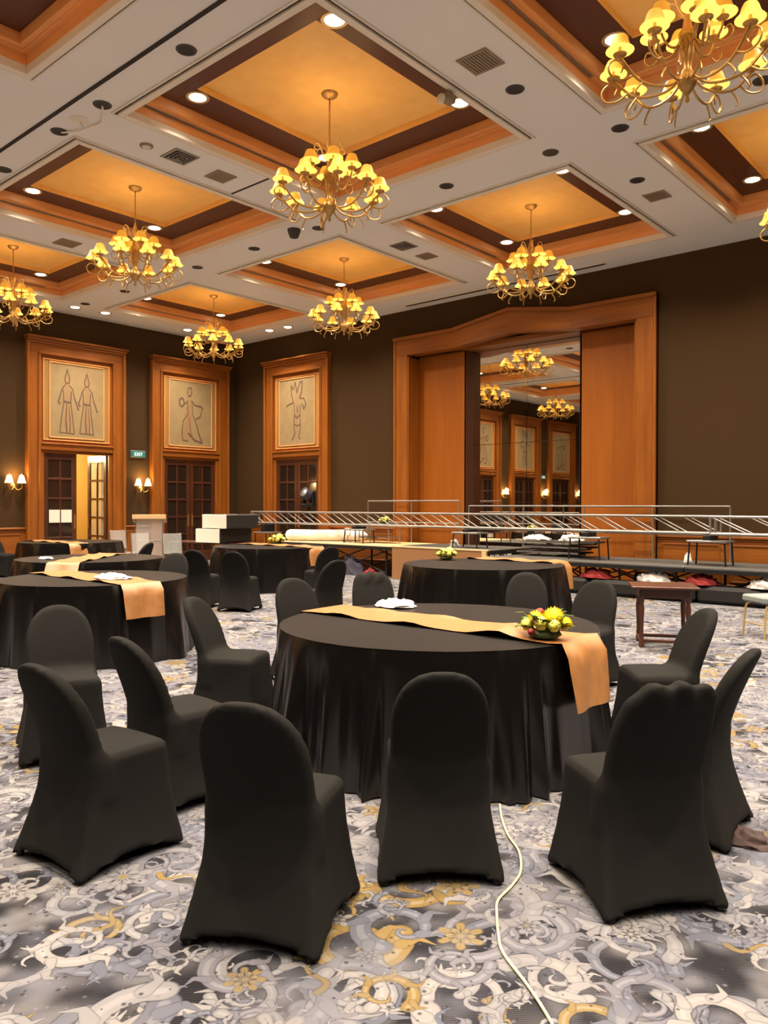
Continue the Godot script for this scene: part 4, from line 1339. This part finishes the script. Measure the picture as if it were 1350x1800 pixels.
var squared := 0.0
func chair_field(p: Vector3) -> float:
	# faces -z; skirt and seat, then the leaning back
	var y := p.y
	var k := clampf(y / 0.46, 0.0, 1.0)
	var flare := pow(1.0 - k, 1.7)
	var zf := -0.22 - 0.055 * flare
	var zr := 0.16 + 0.115 * flare
	var hx := 0.203 + 0.058 * flare
	var cz := (zf + zr) / 2
	var crown := 0.02 * (1.0 - pow(p.x / 0.22, 2)) * (1.0 - pow((p.z + 0.03) / 0.24, 2))
	var seat := box_d(Vector3(p.x, y - 0.23 - crown * 0.5, p.z - cz), Vector3(hx - 0.035, 0.2 + crown * 0.5, (zr - zf) / 2 - 0.035)) - 0.035
	# stretched side panels sag inwards a little
	seat += 0.012 * sin(PI * clampf(y / 0.42, 0, 1)) * maxf(0.0, 1.0 - pow(p.z / 0.2, 2)) * smoothstep(0.12, 0.2, absf(p.x))
	var t := (y - 0.3) / 0.56
	var zc := 0.125 + 0.185 * pow(clampf(t, 0.0, 1.2), 1.55)
	var half := 0.2
	var top := 0.858
	var a := absf(p.x)
	var yy := maxf(y - 0.6, 0.0) / (top - 0.6)
	var sx := a / half
	var out2 := pow(pow(sx, 2.5 + squared) + pow(yy, 2.2 + squared), 1.0 / (2.3 + squared))
	var d_out := (out2 - 1.0) * half
	if y < 0.3:
		d_out = maxf(d_out, 0.3 - y)
	var bend := 0.025 * sx * sx
	var d_th := absf(p.z - (zc - bend)) - 0.012
	var bq := Vector2(maxf(d_out + 0.022, 0.0), maxf(d_th, 0.0))
	var back := bq.length() + minf(maxf(d_out + 0.022, d_th), 0.0) - 0.022
	var r := 0.05
	var hh := clampf(0.5 + 0.5 * (back - seat) / r, 0.0, 1.0)
	var d := lerpf(back, seat, hh) - r * hh * (1.0 - hh)
	# hem lifted between the four feet
	var fx := clampf(absf(p.x) / 0.25, 0, 1)
	var fz := clampf(absf(p.z - 0.0) / 0.25, 0, 1)
	var lift := 0.048 * (1.0 - pow(fx, 3) * pow(fz, 3))
	return maxf(d, lift - y)

func ruffle_field(p: Vector3) -> float:
	var d := chair_field(p)
	var w := smoothstep(0.74, 0.82, p.y)
	return d - w * (0.01 + 0.009 * sin(p.x * 41.0 + p.y * 30.0 + 1.5 * sin(p.x * 17.0)) * smoothstep(0.2, 0.1, absf(p.x)))

func nets(field: Callable, lo: Vector3, hi: Vector3, cell: float) -> Array:
	var n := Vector3i(((hi - lo) / cell).ceil()) + Vector3i.ONE
	var val := PackedFloat32Array()
	val.resize(n.x * n.y * n.z)
	for k in n.z:
		for j in n.y:
			for i in n.x:
				val[i + n.x * (j + n.y * k)] = field.call(lo + Vector3(i, j, k) * cell)
	var idx := {}
	var vs := PackedVector3Array()
	var sy := n.x
	var sz := n.x * n.y
	var corner := [0, 1, sy, sy + 1, sz, sz + 1, sz + sy, sz + sy + 1]
	for k in n.z - 1:
		for j in n.y - 1:
			for i in n.x - 1:
				var b := i + sy * j + sz * k
				var inside := 0
				for c in corner:
					if val[b + c] < 0.0:
						inside += 1
				if inside == 0 or inside == 8:
					continue
				var sum := Vector3.ZERO
				var cnt := 0
				for e in 12:
					var ax := e / 4
					var u := e % 4
					var c0: Vector3i
					if ax == 0:
						c0 = Vector3i(0, u & 1, u >> 1)
					elif ax == 1:
						c0 = Vector3i(u & 1, 0, u >> 1)
					else:
						c0 = Vector3i(u & 1, u >> 1, 0)
					var b0 := b + c0.x + sy * c0.y + sz * c0.z
					var b1: int = b0 + [1, sy, sz][ax]
					var v0 := val[b0]
					var v1 := val[b1]
					if (v0 < 0.0) != (v1 < 0.0):
						var q := Vector3(c0)
						q[ax] += v0 / (v0 - v1)
						sum += q
						cnt += 1
				idx[b] = vs.size()
				vs.append(lo + (Vector3(i, j, k) + sum / cnt) * cell)
	var quads := []
	for k in range(1, n.z - 1):
		for j in range(1, n.y - 1):
			for i in range(1, n.x - 1):
				var b := i + sy * j + sz * k
				for ax in 3:
					var st: int = [1, sy, sz][ax]
					if (val[b] < 0.0) == (val[b + st] < 0.0):
						continue
					var u: int = [sy, sz, 1][ax]
					var w: int = [sz, 1, sy][ax]
					quads.append([idx[b], idx[b - u], idx[b - u - w], idx[b - w], val[b] < 0.0, ax])
	var nm := PackedVector3Array()
	nm.resize(vs.size())
	for q in quads:
		var nn := (vs[q[2]] - vs[q[0]]).cross(vs[q[3]] - vs[q[1]])
		# outside lies where the field is positive
		var axis := Vector3.ZERO
		axis[q[5]] = 1.0 if q[4] else -1.0
		if nn.dot(axis) < 0.0:
			nn = -nn
		for m in 4:
			nm[q[m]] += nn
	for i in nm.size():
		nm[i] = nm[i].normalized()
	return [vs, nm, quads]

func chair_parts(field: Callable) -> Dictionary:
	var r := nets(field, Vector3(-0.31, -0.03, -0.33), Vector3(0.31, 0.92, 0.38), 0.0155)
	var parts := {"seat_cover": Geo.new(), "back_cover": Geo.new(), "skirt_cover": Geo.new()}
	for q in r[2]:
		var c: Vector3 = (r[0][q[0]] + r[0][q[1]] + r[0][q[2]] + r[0][q[3]]) / 4.0
		var which := "skirt_cover"
		if c.y > 0.485 or (c.y > 0.4 and c.z > 0.17):
			which = "back_cover"
		elif c.y > 0.425:
			which = "seat_cover"
		var g: Geo = parts[which]
		g.tri(r[0][q[0]], r[0][q[1]], r[0][q[2]], r[1][q[0]], r[1][q[1]], r[1][q[2]])
		g.tri(r[0][q[0]], r[0][q[2]], r[0][q[3]], r[1][q[0]], r[1][q[2]], r[1][q[3]])
	return parts

func make_chair(field: Callable) -> Node3D:
	var t := thing("banquet_chair", "", "chair", Vector3.ZERO, 0.0, "black covered banquet chairs")
	var parts := chair_parts(field)
	for k in parts:
		put(t, k, parts[k], M.spandex)
	var foot := Geo.new().lathe([Vector2(0.016, 0.0), Vector2(0.018, 0.02), Vector2(0.012, 0.05)], 8).mesh()
	for s in [[-0.22, -0.235], [0.22, -0.235], [-0.22, 0.235], [0.22, 0.235]]:
		put(t, "foot", foot, M.black_metal, xf(Vector3(s[0], 0.0, s[1])))
	return t

func chairs() -> void:
	var plain := make_chair(chair_field)
	squared = 0.7
	var ruf := make_chair(ruffle_field)
	# seat centre (a, b), facing in degrees from the mirror wall towards the door wall
	var list := [
		[1.90, 2.18, 27, false, "black covered chair closest to the camera, back turned, left of the middle one"],
		[2.67, 2.035, 42.5, false, "black covered chair with back squarely turned, pushed up to the front table"],
		[2.99, 1.3, 53, true, "black covered chair with ruffled top, back turned, front table's right side"],
		[3.74, 1.38, 95, false, "black covered chair half hidden behind the ruffled one, mauve cloth at its foot"],
		[4.9, 1.95, 131, false, "black covered chair seen from its side at the front table's right edge"],
		[6.1, 3.09, 180, false, "black covered chair facing us behind the front table's right edge, by the stool"],
		[3.43, 4.4, -60, false, "black covered chair at the front table's left edge, seat towards the table"],
		[4.64, 4.93, -108, false, "black covered chair facing us behind the front table's left edge"],
		[5.37, 4.77, -128, true, "black covered chair with ruffled top showing behind the front table's napkin"],
		[6.41, 3.83, -149, false, "black covered chair facing us between the front table and rear flower table"],
		[1.77, 3.19, 5, false, "black covered chair at the left foreground, seen from its side"],
		[2.35, 3.48, -4, false, "black covered chair just behind the left foreground chair, facing the front table"],
		[2.33, 4.63, -112, false, "black covered chair facing us before the left table's cloth"],
		[7.04, 9.74, 29, false, "black covered chair with back turned, left of two before the middle-distance table"],
		[7.17, 9.0, 30, false, "black covered chair with back turned, right of two before the middle-distance table"],
		[8.8, 9.0, 75, false, "black covered chair seen from its side below the middle-distance table's runner"],
		[6.71, 6.86, 85, false, "dark covered chair seen from its side, in front of the plywood deck"],
		[5.95, 8.92, -138, false, "black covered chair whose rounded top shows right of the left table"],
		[7.42, 12.2, 120, false, "black covered chair leaning sideways by the clear lectern"],
		[7.2, 16.85, -60, false, "black covered chair whose rounded top shows at the farthest left table"],
	]
	var used := {}
	for c in list:
		var src := ruf if c[3] else plain
		var turn := deg_to_rad(c[2])
		if not used.has(src):
			used[src] = true
			src.position = P(c[0], c[1])
			src.rotation.y = turn
			src.set_meta("label", c[4])
		else:
			dup(src, "banquet_chair", c[4], P(c[0], c[1]), turn)

# ------------------------------------------------------------------ small things
func small_things() -> void:
	# wooden stool table
	var t := thing("wooden_stool", "square dark wooden stool table with turned legs, standing alone before the stage", "stool", P(8.42, 3.34), deg_to_rad(28))
	put(t, "top", Geo.new().box(Vector3(0, 0.64, 0), Vector3(0.68, 0.03, 0.6), 0.012), M.mahogany)
	var ap := Geo.new()
	for s in [-1.0, 1.0]:
		ap.box(Vector3(0, 0.575, s * 0.2), Vector3(0.48, 0.1, 0.022), 0.004).box(Vector3(s * 0.245, 0.575, 0), Vector3(0.022, 0.1, 0.4), 0.004)
	put(t, "apron", ap, M.mahogany)
	var leg := Geo.new().lathe([Vector2(0.026, 0.0), Vector2(0.03, 0.05), Vector2(0.02, 0.08), Vector2(0.027, 0.11), Vector2(0.019, 0.14), Vector2(0.024, 0.3), Vector2(0.03, 0.42), Vector2(0.02, 0.46), Vector2(0.03, 0.5), Vector2(0.03, 0.6)], 12).mesh()
	for x in [-0.235, 0.235]:
		for z in [-0.19, 0.19]:
			put(t, "leg", leg, M.mahogany, xf(Vector3(x, 0, z)))
	for s in [-1.0, 1.0]:
		put(t, "stretcher", Geo.new().box(Vector3(0, 0.07, s * 0.19), Vector3(0.47, 0.035, 0.03), 0.006), M.mahogany)
		put(t, "stretcher", Geo.new().box(Vector3(s * 0.235, 0.07, 0), Vector3(0.03, 0.035, 0.38), 0.006), M.mahogany)
	# uncovered chair at the right edge
	t = thing("metal_chair", "uncovered metal chair with grey cushion at the right edge of the picture", "chair", P(9.75, 2.62), deg_to_rad(140))
	put(t, "seat", Geo.new().box(Vector3(0, 0.44, 0), Vector3(0.44, 0.08, 0.42), 0.03), M.grey_cushion)
	for s in [-1.0, 1.0]:
		put(t, "leg", Geo.new().tube(spline([Vector3(s * 0.2, 0, -0.2), Vector3(s * 0.19, 0.3, -0.18), Vector3(s * 0.17, 0.39, -0.14), Vector3(s * 0.1, 0.4, -0.05)], 4), 0.012, 8), M.brass_pale)
		put(t, "leg", Geo.new().tube([Vector3(s * 0.2, 0, 0.24), Vector3(s * 0.2, 0.42, 0.19), Vector3(s * 0.19, 0.9, 0.27)], 0.012, 8), M.brass_pale)
	put(t, "backrest", Geo.new().box(Vector3(0, 0.72, 0.235), Vector3(0.36, 0.34, 0.04), 0.015, Basis(Vector3.RIGHT, 0.15)), M.grey_cushion)
	put(t, "stretcher", Geo.new().tube([Vector3(-0.2, 0.16, -0.19), Vector3(0.2, 0.16, -0.19)], 0.009, 6), M.brass_pale)
	# power cord
	t = thing("floor_cord", "thin cream cord winding over the carpet from the front table", "cord")
	var pts := []
	for q in [[3.35, 2.15], [3.21, 2.05], [3.06, 1.92], [2.945, 1.793], [2.79, 1.69], [2.663, 1.652], [2.53, 1.63], [2.44, 1.578], [2.33, 1.5], [2.239, 1.421], [2.133, 1.26], [2.033, 1.129], [1.9, 0.98], [1.7, 0.85]]:
		pts.append(P(q[0], q[1], 0.008))
	put(t, "cable", Geo.new().tube(spline(pts, 5), 0.0052, 6), M.cord)
	crumple("fallen_cloth", "crumpled mauve gauzy cloth on the carpet at the half-hidden chair's foot", "cloth", P(3.72, 1.1, 0.0), Vector3(0.12, 0.055, 0.085), M.mauve_cloth, 71)
	var gl := thing("chair_glide", "small pale round glide lying by the closest chair's skirt", "glide", P(2.26, 2.13, 0.0))
	put(gl, "cap", Geo.new().lathe([Vector2(0.022, 0.0), Vector2(0.024, 0.02), Vector2(0.012, 0.03), Vector2(0.0, 0.03)], 12), M.alu)
	put(gl, "pin", Geo.new().tube([Vector3(0, 0.03, 0), Vector3(0, 0.05, 0)], 0.006, 6), M.alu_dull)
	# black trestle table with two cases
	var dir := atan2(0.5, 2.6)
	t = thing("trestle_table", "narrow dark folding table carrying two white-ended cases", "table", P(9.95, 13.3), dir)
	put(t, "tabletop", Geo.new().box(Vector3(0, 0.735, 0), Vector3(2.1, 0.03, 0.6), 0.006), M.mahogany)
	for x in [-0.95, 0.95]:
		for z in [-0.25, 0.25]:
			put(t, "leg", Geo.new().tube([Vector3(x, 0, z), Vector3(x, 0.72, z)], 0.016, 6), M.black_metal)
		put(t, "brace", Geo.new().tube([Vector3(x, 0.2, -0.25), Vector3(x, 0.2, 0.25)], 0.012, 6), M.black_metal)
	for k in 2:
		var c := thing("equipment_case", ["lower black case with white end, on the dark folding table", "upper black case with white end, topmost of the two"][k], "case", P(9.72 + 0.05 * k, 12.95 - 0.15 * k, 0.755 + 0.285 * k), deg_to_rad(97), "cases on the dark table")
		put(c, "shell", Geo.new().box(Vector3(0.22, 0.14, 0), Vector3(0.9, 0.27, 0.66), 0.012), M.black_paint)
		put(c, "end_panel", Geo.new().box(Vector3(-0.24, 0.14, 0), Vector3(0.025, 0.27, 0.66), 0.006), M.white_paint)
		var ed := Geo.new()
		for z in [-0.29, 0.29]:
			ed.box(Vector3(0.22, 0.277, z), Vector3(0.91, 0.012, 0.025), 0.003)
		put(c, "edging", ed, M.alu)
	# clear lectern and clear chairs
	t = thing("lectern", "clear acrylic lectern with pale slanted top by the left wall", "lectern", P(9.32, 14.72), deg_to_rad(-125))
	put(t, "front_sheet", Geo.new().box(Vector3(0, 0.6, -0.16), Vector3(0.55, 1.1, 0.015)), M.clear)
	put(t, "side_sheet", Geo.new().box(Vector3(-0.27, 0.6, 0), Vector3(0.015, 1.1, 0.34)), M.clear)
	put(t, "side_sheet", Geo.new().box(Vector3(0.27, 0.6, 0), Vector3(0.015, 1.1, 0.34)), M.clear)
	put(t, "top", Geo.new().box(Vector3(0, 1.19, 0), Vector3(0.68, 0.025, 0.46), 0.006, Basis(Vector3.RIGHT, 0.25)), M.ply)
	put(t, "lip", Geo.new().box(Vector3(0, 1.26, -0.22), Vector3(0.68, 0.09, 0.02), 0.004), M.ply)
	put(t, "shelf", Geo.new().box(Vector3(0, 0.75, 0), Vector3(0.53, 0.02, 0.33)), M.alu_dull)
	put(t, "base", Geo.new().box(Vector3(0, 0.03, 0), Vector3(0.66, 0.06, 0.46), 0.01), M.alu_dull)
	for x in [-0.27, 0.27]:
		put(t, "edge_rail", Geo.new().tube([Vector3(x, 0.06, -0.17), Vector3(x, 1.2, -0.17)], 0.012, 6), M.alu)
	var cs := [[9.0, 13.25, -100.0, "clear acrylic chair right of the lectern, nearer the corner door"], [8.7, 13.9, -100.0, "clear acrylic chair just in front of the lectern"], [9.35, 15.8, -90.0, "clear acrylic chair left of the lectern, at the farthest table"]]
	for q in cs:
		var c := thing("clear_chair", q[3], "chair", P(q[0], q[1]), deg_to_rad(q[2]), "clear acrylic chairs")
		put(c, "seat", Geo.new().box(Vector3(0, 0.45, 0), Vector3(0.4, 0.03, 0.4), 0.01), M.clear)
		put(c, "backrest", Geo.new().box(Vector3(0, 0.74, 0.22), Vector3(0.38, 0.4, 0.02), 0.006, Basis(Vector3.RIGHT, 0.14)), M.clear)
		for x in [-0.19, 0.19]:
			put(c, "leg", Geo.new().tube([Vector3(x, 0, -0.19), Vector3(x, 0.45, -0.18)], 0.014, 6), M.alu)
			put(c, "leg", Geo.new().tube([Vector3(x, 0, 0.22), Vector3(x, 0.45, 0.19), Vector3(x, 0.95, 0.26)], 0.014, 6), M.alu)
